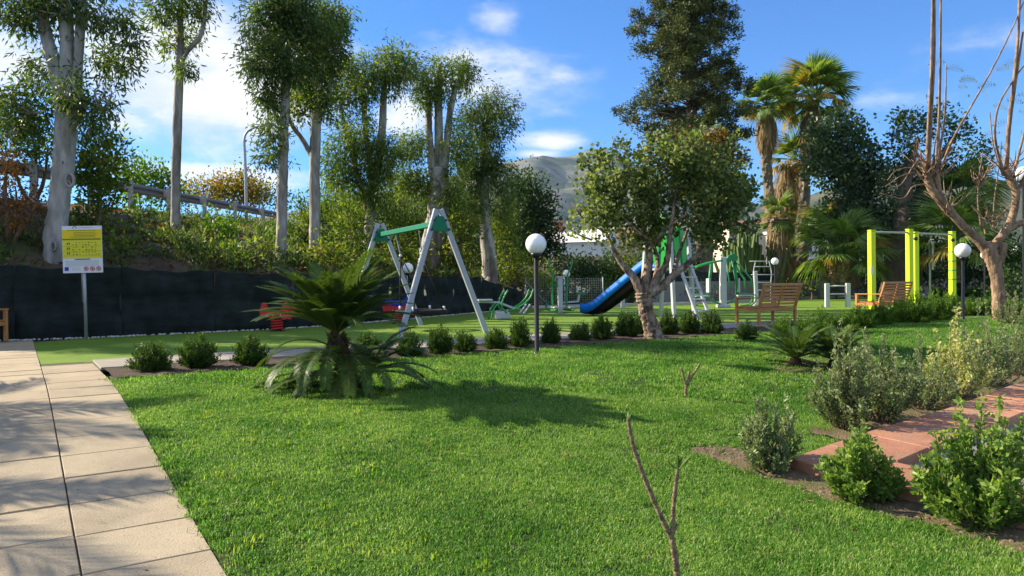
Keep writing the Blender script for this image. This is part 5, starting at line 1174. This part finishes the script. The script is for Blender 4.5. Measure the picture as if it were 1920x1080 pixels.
for az, ln, el, dr, bz in ((3.5, .75, .5, 1.9, .25), (3.0, .85, .35, 1.2, .12), (3.9, .7, .7, 2.0, .30), (4.6, .95, .45, 1.9, .42), (5.0, .9, .25, 1.5, .36), (4.2, .85, .25, 1.3, .2), (5.5, .95, .3, 1.2, .3), (2.8, .95, .2, .9, .1), (3.3, 1.0, .15, .8, .05), (.1, .8, .55, 1.2, .3), (4.85, .8, .1, 1.2, .25), (3.15, 1.15, .30, 1.0, .10), (3.45, 1.1, .45, 1.5, .22), (2.95, 1.1, .5, 1.3, .3), (3.7, 1.05, .3, 1.2, .12), (4.0, 1.0, .5, 1.6, .3), (4.4, 1.05, .55, 1.9, .35), (5.2, 1.0, .4, 1.5, .3), (3.3, .95, .8, 1.9, .35)):
    add_frond(t, ln, el, dr, az, (0, 0, bz), curl=rng.uniform(-.3, .3), ll=.16)
for az, el in ((.3, 1.2), (.9, .9), (-.3, .8), (.0, .45), (-.6, .5), (1.5, .8), (-1.0, .75), (2.2, .9), (.6, .3), (-.15, .2)):  # offset on the right side
    add_frond(t, .72 * rng.uniform(.9, 1.15), el, 1.0, az, (.26, .02, .16), curl=rng.uniform(-.2, .2), ll=.15)
b = B(); b.tube([(.06, 0, .0), (.2, .02, .08), (.26, .02, .18)], [.06, .07, .06], 10, jit=.1); b.build('offset_stem', m_cyc, t)
for (u, v, sc, lab) in ((1492, 690, 1.0, 'small cycad with upright fronds, left of the pair by the hedge'), (1565, 693, .95, 'small dark cycad with spreading fronds, right of the pair by the hedge')):
    q = gp(u, v); t = thing('cycad', lab, 'cycad', (q[0], q[1], float(G(*q)))); b = B(); b.tube([(0, 0, -.03), (0, 0, .07), (0, 0, .13)], [.08, .09, .06], 12, jit=.1); b.build('trunk', m_cyc, t)
    for k in range(28): add_frond(t, .64 * sc * rng.uniform(.85, 1.1), 1.3 - .95 * k / 27, .8 if sc == 1 else .6, k * 2.39996 + .4, (0, 0, .12), nl=44, ll=.14, lw=.0065, stalk=.007)
# palm standing just outside the left edge: its fronds shade the paving
t = thing('feather_palm', 'feather palm just outside the left edge shading the paved path', 'palm', (-8.9, 7.6, float(G(-8.9, 7.6)))); b = B(); b.tube([(0, 0, -.1), (0, 0, .8), (0, 0, 1.55)], [.2, .19, .17], 14, jit=.1); b.build('trunk', m_cyc, t)
for k in range(19): add_frond(t, 2.0 * rng.uniform(.85, 1.1), 1.35 - 1.25 * k / 18, 1.1, k * 2.39996, (0, 0, 1.6), nl=34, ll=.42, lw=.016, stalk=.02)
t = thing('feather_palm', 'second feather palm outside the left edge nearer the viewer', 'palm', (-7.6, 5.6, float(G(-7.6, 5.6)))); b = B(); b.tube([(0, 0, -.1), (0, 0, .8), (0, 0, 1.35)], [.2, .19, .17], 14, jit=.1); b.build('trunk', m_cyc, t)
for k in range(17): add_frond(t, 1.8 * rng.uniform(.85, 1.1), 1.35 - 1.25 * k / 16, 1.1, k * 2.39996 + 1, (0, 0, 1.4), nl=34, ll=.40, lw=.016, stalk=.02)

# ------------------------------------------------------------------ round leafy tree in the bed
D_ = 13.2; p0 = on_plane(1226, 636); t = thing('round_tree', 'round-crowned leafy tree with flaky forking trunk in the bed', 'tree', (p0[0], p0[1], 0))
b = B(); limb(b, [(1228, 643, 40), (1224, 622, 32), (1214, 590, 26), (1209, 565, 28), (1206, 548, 30)], D_, 44, 20, .10); b.build('trunk', m_bark_t, t, True, True)
lims = [[(1204, 555, 17), (1188, 520, 15), (1170, 500, 12), (1156, 478, 9), (1145, 455, 6), (1130, 420, 4)], [(1206, 552, 19), (1212, 515, 17), (1218, 485, 14), (1214, 455, 10, .2), (1205, 420, 7, .3), (1195, 370, 4, .4)],
        [(1212, 552, 18), (1232, 522, 14), (1250, 490, 12), (1255, 450, 9, -.2), (1262, 400, 6, -.3), (1270, 330, 4, -.2)], [(1212, 556, 18), (1240, 538, 16), (1268, 512, 13), (1296, 490, 11), (1312, 470, 8), (1335, 430, 6), (1350, 380, 4)],
        [(1226, 530, 9), (1233, 490, 8, .3), (1225, 450, 6, .5), (1235, 400, 5, .6)], [(1216, 470, 8), (1235, 445, 6, -.3), (1255, 425, 5, -.5), (1290, 400, 4, -.7)], [(1262, 515, 9), (1275, 470, 7, .4), (1290, 430, 5, .6)], [(1215, 450, 7), (1190, 430, 5, -.4), (1160, 400, 3, -.6)]]
for q in lims: b = B(); limb(b, q, D_, 34, 10, .08); b.build('limb', m_bark_t, t, True, True)
lob = [(1310, 330, 80, 62), (1240, 330, 80, 60), (1180, 370, 75, 60), (1140, 385, 48, 56), (1365, 350, 48, 70), (1270, 290, 80, 38), (1300, 410, 80, 42), (1210, 430, 70, 34), (1350, 420, 52, 40), (1150, 330, 44, 32), (1390, 380, 26, 50), (1120, 420, 32, 28), (1130, 300, 26, 22)]
lob = [(a, b_, c * .97, d * .95) for a, b_, c, d in lob] + [(1088, 395, 22, 14), (1105, 345, 24, 18), (1098, 300, 16, 12), (1160, 285, 22, 18), (1412, 345, 16, 18), (1405, 420, 20, 16), (1235, 262, 26, 14), (1330, 250, 26, 14), (1375, 275, 22, 18), (1180, 455, 26, 12), (1330, 455, 26, 12), (1075, 430, 14, 10)]
lb = [pxl(q[0], q[1], D_, q[2], q[3], int(q[2] * q[3] * (D_ / F) ** 2 * 250), None, rng.uniform(-.35, .35)) for q in lob]
P, Od, ids = clumps(lb, 15, .075, 2.6); nL = len(P)
L = Od * .5 + rng.normal(0, .5, P.shape) + np.array((0, 0, -.15)); sz = rng.uniform(.05, .095, nL)
V1 = leafquads(P, L, sz, sz * .95, .5)
quads('crown', V1, LM['tree'], clump_rnd(ids, .4), t)
P, Od, ids = clumps([pxl(q[0], q[1], D_, q[2], q[3], q[4]) for q in ((1290, 265, 70, 20, 24), (1200, 285, 50, 20, 10), (1340, 262, 30, 18, 16), (1380, 300, 24, 24, 8))], 12, .06)
quads('young_shoots', leafquads(P, Od * .4 + rng.normal(0, .4, P.shape) + np.array((0, 0, .4)), rng.uniform(.04, .07, len(P)), .045, .5), LM['rust'], rng.random(len(P)), t)['kind'] = 'stuff'
b = B()
for k in range(46):
    c, r, n = lb[k % len(lb)]; d = rvec(1)[0]; d[2] = abs(d[2]); d *= np.array((1, 1, .8)); e_ = c + d * r * rng.uniform(.9, 1.2); s_ = c - d * r * .6 - np.array((0, 0, r[2] * .4)); b.tube(interp([s_, (s_ + e_) / 2 + rng.normal(0, .04, 3), e_], 6), np.linspace(.010, .003, 6), 4)
for q in ([(1150, 320, 3), (1147, 290, 2), (1150, 262, 2)], [(1165, 310, 3), (1172, 280, 2), (1168, 258, 2)], [(1110, 450, 4), (1085, 440, 3), (1062, 425, 2)], [(1115, 420, 3), (1090, 405, 2), (1072, 380, 2)]): limb(b, q, D_, 8, 5, 0)
b.build('twigs', m_bark_t, t, True, True)

# ------------------------------------------------------------------ bare branching tree (right)
D_ = 16.2; zz = at(1873, 603, D_); zg = float(G(zz[0], zz[1])); t = thing('bare_tree', 'smooth brown bare tree with long whip branches at the right', 'tree', (zz[0], zz[1], zg))
b = B(); limb(b, [(1874, 612, 28), (1873, 590, 26), (1872, 550, 25), (1868, 515, 25), (1862, 490, 28), (1853, 468, 30), (1848, 456, 24)], D_, 44, 16, .05, .88); b.build('trunk', m_bark_j, t, True, True)
big = [[(1866, 510, 20), (1874, 488, 20), (1879, 470, 19), (1881, 455, 17)], [(1858, 478, 22), (1832, 448, 20), (1806, 424, 18), (1784, 400, 19), (1764, 378, 18), (1748, 356, 18), (1739, 335, 17), (1736, 318, 14)],
       [(1764, 380, 14), (1760, 355, 12), (1757, 335, 12), (1756, 315, 8)], [(1856, 470, 20), (1880, 440, 17), (1896, 412, 16), (1904, 380, 15), (1904, 355, 17), (1894, 335, 18), (1886, 318, 14)],
       [(1862, 462, 15), (1890, 432, 15), (1915, 418, 14), (1950, 412, 13)], [(1904, 360, 9), (1918, 340, 8), (1930, 310, 7)], [(1806, 428, 9), (1840, 410, 0.1)]][:6]
for q in big: b = B(); limb(b, q, D_, 40, 12, .075, .84); b.build('limb', m_bark_j, t, True, True)
whips = [[(1736, 325, 7), (1740, 250, 6), (1746, 120, 5.5), (1749, -40, 4)], [(1741, 328, 7), (1746, 220, 6), (1752, 100, 5), (1752, -40, 4)], [(1756, 325, 7), (1760, 240, 6), (1763, 120, 5), (1764, -30, 4)], [(1750, 335, 6), (1764, 270, 5), (1772, 210, 4), (1774, 120, 2.5)],
         [(1760, 330, 5), (1782, 270, 4.5), (1815, 210, 4), (1860, 130, 3.5), (1895, 60, 3), (1925, -10, 2)], [(1886, 325, 9), (1890, 250, 8), (1900, 160, 7), (1908, 80, 6), (1913, -40, 5)], [(1888, 325, 7), (1893, 240, 6), (1905, 150, 5), (1918, 60, 4)], [(1884, 330, 6), (1866, 260, 5), (1872, 200, 4), (1900, 150, 3.5), (1930, 110, 3)],
         [(1898, 335, 6), (1915, 270, 5), (1935, 190, 4)], [(1880, 330, 4), (1862, 270, 3), (1856, 210, 2)], [(1736, 340, 4), (1715, 325, 3), (1690, 330, 2.5), (1660, 350, 2)], [(1738, 345, 4), (1712, 350, 3), (1692, 372, 2.5), (1650, 362, 2)], [(1734, 335, 3), (1710, 315, 2.5), (1680, 320, 2), (1664, 338, 1.5)], [(1735, 330, 3), (1722, 300, 2.5), (1690, 345, 2), (1666, 352, 1.5)],
         [(1744, 330, 3), (1728, 290, 2), (1720, 260, 1.5)], [(1752, 335, 3.5), (1775, 290, 3), (1790, 255, 2)], [(1755, 335, 3), (1785, 310, 2.5), (1800, 290, 2)], [(1840, 425, 5), (1834, 380, 4), (1836, 345, 3.5), (1846, 330, 3)], [(1848, 440, 4), (1842, 410, 4), (1822, 385, 3)], [(1836, 350, 3), (1850, 325, 3), (1862, 312, 2)], [(1836, 352, 2.5), (1824, 335, 2), (1820, 318, 1.5)], [(1862, 430, 3.5), (1864, 380, 3), (1872, 320, 2.5), (1876, 290, 2)], [(1760, 330, 3), (1770, 300, 2.5), (1780, 285, 2), (1786, 260, 1.5)], [(1748, 330, 3), (1752, 280, 2.5), (1758, 240, 2)]]
for q in whips: b = B(); limb(b, q, D_, 20, 6, .02, .85); b.build('branch', m_bark_j, t, True, True)
tb = B()
for k in range(90):
    c0 = [(1737, 326), (1756, 322), (1886, 322), (1836, 345), (1745, 340), (1862, 420), (1780, 398), (1902, 345)][k % 8]; a = rng.uniform(-2.6, -.5); ln = rng.uniform(20, 75)
    limb(tb, [(c0[0] + rng.normal(0, 5), c0[1] + rng.normal(0, 6), 2.6, rng.normal(0, .08)), (c0[0] + math.cos(a) * ln * .5 + rng.normal(0, 4), c0[1] + math.sin(a) * ln * .5, 1.8, rng.normal(0, .25)), (c0[0] + math.cos(a) * ln + rng.normal(0, 6), c0[1] + math.sin(a) * ln, .9, rng.normal(0, .5))], D_, 7, 4, 0)
tag(tb.build('twigs', m_bark_j, t, True, True), kind='stuff')
fV = []
for (u, v, az) in [(1772, 130, .3), (1775, 118, 2.8), (1800, 150, .2), (1830, 150, 3.0), (1850, 140, .5), (1870, 160, 3.3), (1885, 190, .2), (1900, 230, 3.0), (1905, 180, .1), (1880, 250, 2.8), (1912, 250, .3), (1840, 170, .8), (1815, 165, 3.4), (1860, 200, .1), (1895, 130, 3.1), (1910, 210, .5), (1830, 340, .4), (1822, 326, 2.8), (1800, 220, 1.0), (1915, 120, 3.0), (1890, 275, 3.2)]:
    c = at(u, v, D_ + rng.uniform(-.3, .3)) - np.array(t.location); pts, _ = pinnate(.42, .35, 1.1, az + rng.uniform(-.4, .4), c, 8)
    for i in range(3, 24, 3):
        sgn = np.array((-math.sin(az), math.cos(az), 0)) * .4 + np.array((0, 0, .0)); tg = pts[min(i + 1, 23)] - pts[i - 1]
        for s_ in (-1, 1):
            dd = unit(np.cross(tg, (0.2, -1, .3)) * s_ + tg * .4); L0 = .09 * math.sin(PI * i / 26 + .2)
            for j in range(6):
                q = pts[i] + dd * L0 * (j + 1) / 6
                for s2 in (-1, 1):
                    e_ = q + unit(tg) * s2 * .010; w = dd * .0028; fV.append([q - w, q + w, e_ + w, e_ - w])
    for i in range(23): w = np.array((0, 0, .003)); fV.append([pts[i] - w, pts[i] + w, pts[i + 1] + w, pts[i + 1] - w])
quads('feathery_leaves', np.array(fV), LM['fern'], rng.random(len(fV)), t, False)

# ------------------------------------------------------------------ shrubs beside the terracotta path
def shrub(label, u, v, w, h, leaf, nst=34, llen=.05, lwid=.022, z=None, seed=0, spread=1.0, nper=38):
    q = gp(u, v); k = q[1] / F; Wd, Hd = w * k / 2, h * k; zg = float(G(*q)); t = thing('shrub', label, 'shrub', (q[0], q[1], zg), 0, 'loose shrubs beside the terracotta path')
    Ps, Ls, Rs = [], [], []; b = B()
    for i in range(nst):
        a = rng.uniform(0, 2 * PI); rr = rng.random() ** .6; hh = Hd * (1 - .55 * rr * rr) * rng.uniform(.45, 1.0) * (1.28 if rng.random() < .14 else 1); e_ = np.array((math.cos(a) * Wd * rr, math.sin(a) * Wd * rr, hh)); s_ = np.array((math.cos(a) * .05 * rr, math.sin(a) * .05 * rr, -.02))
        c = interp([s_, s_ * .3 + e_ * np.array((.65, .65, .5)) + rng.normal(0, .02, 3), e_], 10); b.tube(c, np.linspace(.006, .002, 10), 4, False)
        n = int(nper * 1.25 * rng.uniform(.7, 1.4)); f = .12 + .82 * rng.random(n) ** .7; j = np.minimum((f * 9).astype(int), 8); P = c[j] + (c[j + 1] - c[j]) * (f * 9 - j)[:, None] + rng.normal(0, .012, (n, 3))
        tg = unit(c[j + 1] - c[j]); Ps.append(P); Ls.append(tg * .75 + rvec(n) * .8 + np.array((0, 0, .15))); Rs.append(np.clip(rng.random() * .4 + f * .35 + rng.normal(.1, .12, n), 0, 1))
        # leaf rosette at the tip
        n2 = 9; Ps.append(np.repeat(c[-1:], n2, 0) + rng.normal(0, .008, (n2, 3))); Ls.append(rvec(n2) + np.array((0, 0, .5))); Rs.append(np.clip(rng.normal(.8, .15, n2), 0, 1))
    P = np.concatenate(Ps); P[:, 2] = np.maximum(P[:, 2], .01); L = np.concatenate(Ls); n = len(P)
    quads('foliage', leafquads(P, L, llen * rng.uniform(.6, 1.35, n), lwid * rng.uniform(.8, 1.2, n), .6, fold=.12), LM[leaf], np.concatenate(Rs), t, False)
    b.build('stems', m_bark_b, t, True); return t
shrub('grey-green shrub standing alone on the lawn side of the soil band', 1440, 884, 120, 145, 'grey', 52, .038, .015, nper=60)
shrub('green shrub in front of the terracotta corner', 1612, 944, 150, 145, 'green', 48, .042, .022, nper=56)
shrub('big glossy green shrub nearest the right corner', 1838, 990, 215, 215, 'green', 84, .044, .024, nper=62)
shrub('tall pale green shrub left of the row behind the terracotta path', 1590, 808, 155, 178, 'grey', 56, .040, .019, nper=58)
shrub('wide grey-green shrub with upright shoots in the row behind the terracotta path', 1650, 792, 165, 182, 'grey', 60, .040, .018, nper=58)
shrub('dense low shrub in the middle of the row behind the terracotta path', 1725, 768, 145, 128, 'grey', 46, .04, .016, nper=50)
shrub('shrub with cream yellow shoots behind the terracotta path', 1790, 748, 150, 146, 'pale', 44, .045, .024)
shrub('green shrub right of the cream yellow one', 1850, 726, 145, 132, 'grey', 44, .045, .02)
shrub('grey-green shrub at the right edge behind the terracotta path', 1908, 706, 145, 130, 'grey', 44, .042, .018)
shrub('distant pale shrub on the lawn at the right edge', 1900, 640, 90, 60, 'grey', 30, .04, .018)
shrub('small shrub at the lower right edge beside the big glossy one', 1925, 900, 90, 120, 'green', 30, .05, .025)

# ------------------------------------------------------------------ pruned frangipani stems
m_stick = mat('pale_stem', (.34, .25, .14), .85, (.15, .10, .055), 28, bump=1.0, bscale=45, stretch=(1, 1, 1.4), lo=.4, hi=.6)
D_ = 3.55; zz = at(1270, 1085, D_); zg = float(G(zz[0], zz[1])); t = thing('pruned_sapling', 'tall two-stemmed pruned sapling in the foreground lawn', 'sapling', (zz[0], zz[1], zg))
b = B(); limb(b, [(1284, 1175, 17), (1276, 1120, 16), (1268, 1060, 15), (1260, 1010, 14)], D_, 34, 11, .11, .8); b.build('trunk', m_stick, t, True, True)
b = B(); limb(b, [(1262, 1015, 13), (1240, 970, 12), (1212, 905, 11), (1190, 845, 10), (1180, 800, 9), (1178, 785, 8)], D_, 60, 10, .12, .8); b.build('stem', m_stick, t, True, True)
b = B(); limb(b, [(1260, 1015, 11), (1262, 960, 10), (1267, 910, 10), (1271, 880, 9)], D_, 40, 10, .12, .8); b.build('stem', m_stick, t, True, True)
b = B(); limb(b, [(1262, 1000, 6), (1268, 988, 6), (1270, 982, 4)], D_, 6, 7, .05); b.build('bud_stub', m_stick, t, True, True)
def blades(t, c, specs, m):
    for (du, dv_, w) in specs:
        p = at(c[0], c[1], D_); e_ = at(c[0] + du, c[1] + dv_, D_ + rng.uniform(-.03, .03)); b = B(); s_ = unit(np.cross(e_ - p, (0, 1, 0))) * w; m_ = (p + e_) / 2
        b.add([p, m_ + s_ + (0, .006, 0), e_, m_ - s_ + (0, .006, 0), m_ + np.array((0, -.004, 0))], [(0, 1, 4), (1, 2, 4), (2, 3, 4), (3, 0, 4)]); b.build('leaf', m, t, False, True)
m_lf = mat('sapling_leaf', (.07, .13, .02), .5, (.12, .18, .03), 20)
blades(t, (1271, 882), ((0, -34, .012), (32, -36, .010), (-20, -16, .006), (10, -28, .008)), m_lf)
blades(t, (1178, 788), ((-6, -14, .004), (6, -14, .004), (0, -18, .004)), m_lf)
q = gp(1285, 746); D_ = float(q[1]); t = thing('pruned_sapling', 'short three-pronged pruned sapling farther back on the lawn', 'sapling', (q[0], q[1], float(G(*q))))
for nm, pts in (('trunk', [(1286, 750, 6.5), (1286, 735, 6), (1287, 722, 6)]), ('stem', [(1287, 724, 5), (1282, 708, 4.5), (1277, 688, 4)]), ('stem', [(1288, 724, 5), (1291, 710, 4.5), (1292, 696, 4)]), ('stem', [(1288, 722, 5), (1300, 702, 4.5), (1313, 681, 4)])):
    b = B(); limb(b, pts, D_, 10, 8, .04); b.build(nm, m_stick, t, True, True)

# ------------------------------------------------------------------ grass on the lawn: tufts scattered over the sheet (nobody could count it)
def grass_material(nm, cols):
    m = bpy.data.materials.new(nm); m.use_nodes = True; T_ = m.node_tree; n = T_.nodes; l = T_.links; p = n['Principled BSDF']; p.inputs['Roughness'].default_value = .45; p.inputs['Specular IOR Level'].default_value = .35
    a = n.new('ShaderNodeAttribute'); a.attribute_name = 'rnd'; g = n.new('ShaderNodeNewGeometry')
    no = n.new('ShaderNodeTexNoise'); no.inputs['Scale'].default_value = 1.3; no.inputs['Detail'].default_value = 6; no.inputs['Roughness'].default_value = .65; l.new(g.outputs['Position'], no.inputs['Vector'])
    ad = n.new('ShaderNodeMath'); ad.operation = 'MULTIPLY_ADD'; l.new(no.outputs['Fac'], ad.inputs[0]); ad.inputs[1].default_value = 1.7; 
    s2 = n.new('ShaderNodeMath'); s2.operation = 'MULTIPLY_ADD'; l.new(a.outputs['Fac'], s2.inputs[0]); s2.inputs[1].default_value = 1.05; s2.inputs[2].default_value = -.87; l.new(s2.outputs[0], ad.inputs[2])
    r = n.new('ShaderNodeValToRGB'); l.new(ad.outputs[0], r.inputs[0]); e = r.color_ramp.elements
    while len(e) < len(cols): e.new(.5)
    for i, c in enumerate(cols): e[i].position = i / (len(cols) - 1); e[i].color = (*c, 1)
    n3 = n.new('ShaderNodeTexNoise'); n3.inputs['Scale'].default_value = 3.1; n3.inputs['Detail'].default_value = 5; n3.inputs['Roughness'].default_value = .7; l.new(g.outputs['Position'], n3.inputs['Vector'])
    mr = n.new('ShaderNodeMapRange'); mr.inputs[1].default_value = .60; mr.inputs[2].default_value = .76; l.new(n3.outputs['Fac'], mr.inputs[0])
    wn = n.new('ShaderNodeMath'); wn.operation = 'MULTIPLY'; l.new(mr.outputs[0], wn.inputs[0]); l.new(a.outputs['Fac'], wn.inputs[1])
    dryx = n.new('ShaderNodeMixRGB'); l.new(wn.outputs[0], dryx.inputs[0]); l.new(r.outputs[0], dryx.inputs[1]); dryx.inputs[2].default_value = (.42, .33, .14, 1); r = dryx
    tr = n.new('ShaderNodeBsdfTranslucent'); mx = n.new('ShaderNodeMixShader'); mx.inputs[0].default_value = .42; hs = n.new('ShaderNodeMixRGB'); hs.blend_type = 'MULTIPLY'; hs.inputs[0].default_value = 1; hs.inputs[2].default_value = (1.4, 1.5, .7, 1)
    l.new(r.outputs[0], hs.inputs[1]); l.new(hs.outputs[0], tr.inputs[0]); l.new(r.outputs[0], p.inputs['Base Color']); l.new(p.outputs[0], mx.inputs[1]); l.new(tr.outputs[0], mx.inputs[2]); l.new(mx.outputs[0], n['Material Output'].inputs[0]); return m
m_grass = grass_material('grass_blades', [(.045, .125, .014), (.10, .24, .028), (.175, .34, .048), (.37, .45, .13)])
def tuft(seed, n=22, h=.032, spread=.045, w=.0042):
    g = np.random.default_rng(seed); V = []; R_ = []
    for i in range(n):
        p = np.array((*g.normal(0, spread * .55, 2), -.004)); a = g.uniform(0, 2 * PI); d = np.array((math.cos(a), math.sin(a), 0)); s_ = np.array((-math.sin(a), math.cos(a), 0)) * w / 2; hh = h * g.uniform(.6, 1.25); ln = g.uniform(.2, 1.0)
        m_ = p + d * hh * .25 * ln + np.array((0, 0, hh * .6)); e_ = p + d * hh * .8 * ln + np.array((0, 0, hh * (1 - .3 * ln))); V += [[p - s_, p + s_, m_ + s_ * .9, m_ - s_ * .9], [m_ - s_ * .9, m_ + s_ * .9, e_ + s_ * .1, e_ - s_ * .1]]; r_ = g.random(); R_ += [r_, r_]
    o = quads('grass_tuft', V, m_grass, R_); me = o.data; bpy.data.objects.remove(o); return me
def scatter(name, P, meshes, smin, smax, label):
    me = bpy.data.meshes.new(name); me.from_pydata(P.tolist(), [], []); o = tag(put(bpy.data.objects.new(name, me)), label, 'grass', kind='stuff')
    ng = bpy.data.node_groups.new(name, 'GeometryNodeTree'); ng.interface.new_socket('Geometry', in_out='INPUT', socket_type='NodeSocketGeometry'); ng.interface.new_socket('Geometry', in_out='OUTPUT', socket_type='NodeSocketGeometry')
    n = ng.nodes; l = ng.links; gi = n.new('NodeGroupInput'); go = n.new('NodeGroupOutput'); j = n.new('GeometryNodeJoinGeometry')
    for i, tm in enumerate(meshes):
        src = bpy.data.objects.new('grass_tuft', tm); oi = n.new('GeometryNodeObjectInfo'); oi.inputs['Object'].default_value = src; oi.inputs['As Instance'].default_value = True
        g2 = n.new('GeometryNodeInstanceOnPoints'); mp_ = n.new('GeometryNodeMeshToPoints'); idx = n.new('GeometryNodeInputIndex'); md = n.new('FunctionNodeCompare'); md.data_type = 'INT'; md.operation = 'EQUAL'
        mo = n.new('ShaderNodeMath'); mo.operation = 'MODULO'; l.new(idx.outputs[0], mo.inputs[0]); mo.inputs[1].default_value = len(meshes); md.data_type = 'FLOAT'; l.new(mo.outputs[0], md.inputs[0]); md.inputs[1].default_value = i; md.inputs['Epsilon'].default_value = .1
        l.new(gi.outputs[0], mp_.inputs['Mesh']); l.new(md.outputs[0], mp_.inputs['Selection']); l.new(mp_.outputs[0], g2.inputs['Points']); l.new(oi.outputs['Geometry'], g2.inputs['Instance'])
        rv = n.new('FunctionNodeRandomValue'); rv.data_type = 'FLOAT_VECTOR'; rv.inputs[0].default_value = (-.2, -.2, 0); rv.inputs[1].default_value = (.2, .2, 6.283); l.new(rv.outputs[0], g2.inputs['Rotation'])
        rs = n.new('FunctionNodeRandomValue'); rs.data_type = 'FLOAT'; rs.inputs[2].default_value = smin; rs.inputs[3].default_value = smax; rs.inputs['Seed'].default_value = 5; l.new(rs.outputs[1], g2.inputs['Scale'])
        l.new(g2.outputs[0], j.inputs[0])
    l.new(j.outputs[0], go.inputs[0]); md_ = o.modifiers.new('scatter', 'NODES'); md_.node_group = ng; return o
TU = [tuft(100 + i) for i in range(5)]
def lawn_pts(n, ymin, ymax):
    r = rng.uniform(.004, 27, n); q = rng.uniform(-10.5, -1.16, n); x = O2[0] + r * RS[0] + q * QS[0]; y = O2[1] + r * RS[1] + q * QS[1]
    ok = (y > ymin) & (y < ymax) & (np.abs(x) < y * .74 + .4)
    ok &= ~((r > 3.96) & (q < -7.02 + .115 * (r - 4.2))) & ~((r > 5.2) & (q < qu(r) + .5) & (rng.random(n) < .9))
    dmin = np.full(n, 9.0)
    for cx_, cy_, w_ in SOIL_LINE[::2]: dmin = np.minimum(dmin, np.hypot(x - cx_, y - cy_) / max(w_, .05))
    ok &= ~((dmin < 1.0) & (rng.random(n) < np.clip(1.25 - .5 * dmin, 0, .93)))
    # thin worn strip beside the paving
    ok &= ~((r < .12) & (rng.random(n) < .45))
    thin = hnoise(x * 2.6, y * 2.6, 21, 4) + .5 * hnoise(x * 9, y * 9, 22, 2)
    ok &= ~((thin < -.55) & (rng.random(n) < .6))
    x, y = x[ok], y[ok]; return np.stack([x, y, G(x, y) + .004], 1)
scatter('lawn_grass', lawn_pts(400000, 2.6, 8.0), TU, .7, 1.25, 'short mown lawn grass filling the foreground')
TF = [tuft(200 + i, 16, .034, .07, .0065) for i in range(4)]
scatter('lawn_grass', lawn_pts(120000, 8.0, 24), TF, .8, 1.35, 'short mown lawn grass running back to the planting bed')

# bright weeds and fallen leaves lying in the lawn
wp = lawn_pts(2600, 3.2, 11); wp = wp[hnoise(wp[:, 0] * 1.7, wp[:, 1] * 1.7, 31, 4) > .35]
WM = grass_material('lawn_weed', [(.16, .26, .02), (.24, .34, .03), (.34, .40, .05)]); keep_m = m_grass; m_grass = WM
TW = [tuft(300 + i, 16, .055, .05, .008) for i in range(3)]; m_grass = keep_m
scatter('lawn_weeds', wp, TW, .7, 1.3, 'yellow-green weed tufts dotted through the lawn')
P = lawn_pts(1500, 3.2, 12); P = P[rng.random(len(P)) < .35] + np.array((0, 0, .03))
tag(quads('fallen_leaves', leafquads(P, rng.normal(size=P.shape) * (1, 1, .25), rng.uniform(.03, .07, len(P)), rng.uniform(.012, .025, len(P)), Nrm=rvec(len(P)) * .3 + np.array((0, 0, 1.))), LM['dead'], rng.random(len(P))), 'small dry leaves fallen on the lawn', 'leaves', kind='stuff')
r_ = rng.uniform(-2.4, -.02, 90); q_ = rng.uniform(-7, 4, 90); x_ = O2[0] + r_ * RS[0] + q_ * QS[0]; y_ = O2[1] + r_ * RS[1] + q_ * QS[1]
P = np.stack([x_, y_, G(x_, y_) + .023], 1)
tag(quads('path_litter', leafquads(P, rng.normal(size=P.shape) * (1, 1, .05), rng.uniform(.02, .06, 90), rng.uniform(.005, .014, 90), Nrm=np.tile((0., 0, 1.), (90, 1))), LM['dry'], rng.random(90)), 'bits of dry leaf on the paved path', 'litter', kind='stuff')
bb = B()
for i in range(260):
    c_ = SOIL_LINE[rng.integers(8, 88)]; p = c_[:2] + rng.normal(0, .4, 2) * c_[2]; bb.ball((*p, float(G(*p)) + .018), rng.uniform(.005, .018), 5, 4, (1, 1.3, .7))
tag(bb.build('soil_clods', mat('clod', (.14, .10, .065), .95, (.22, .17, .12), 20)), 'small clods and stones on the shrub soil', 'stones', kind='stuff')

# ------------------------------------------------------------------ haze: the air between here and the mountain
me = bpy.data.meshes.new('haze'); hb = B(); hb.box((0, 2100, 288), (8800, 4800, 580)); me.from_pydata(hb.v, [], hb.f)
mh = bpy.data.materials.new('haze'); mh.use_nodes = True; tn = mh.node_tree; tn.nodes.remove(tn.nodes['Principled BSDF'])
pv = tn.nodes.new('ShaderNodeVolumePrincipled'); pv.inputs['Color'].default_value = (.62, .82, 1, 1); pv.inputs['Density'].default_value = 0.6e-4
tn.links.new(pv.outputs[0], tn.nodes['Material Output'].inputs['Volume']); me.materials.append(mh)
tag(put(bpy.data.objects.new('haze', me)), 'thin blue haze in the air', 'haze', kind='stuff')
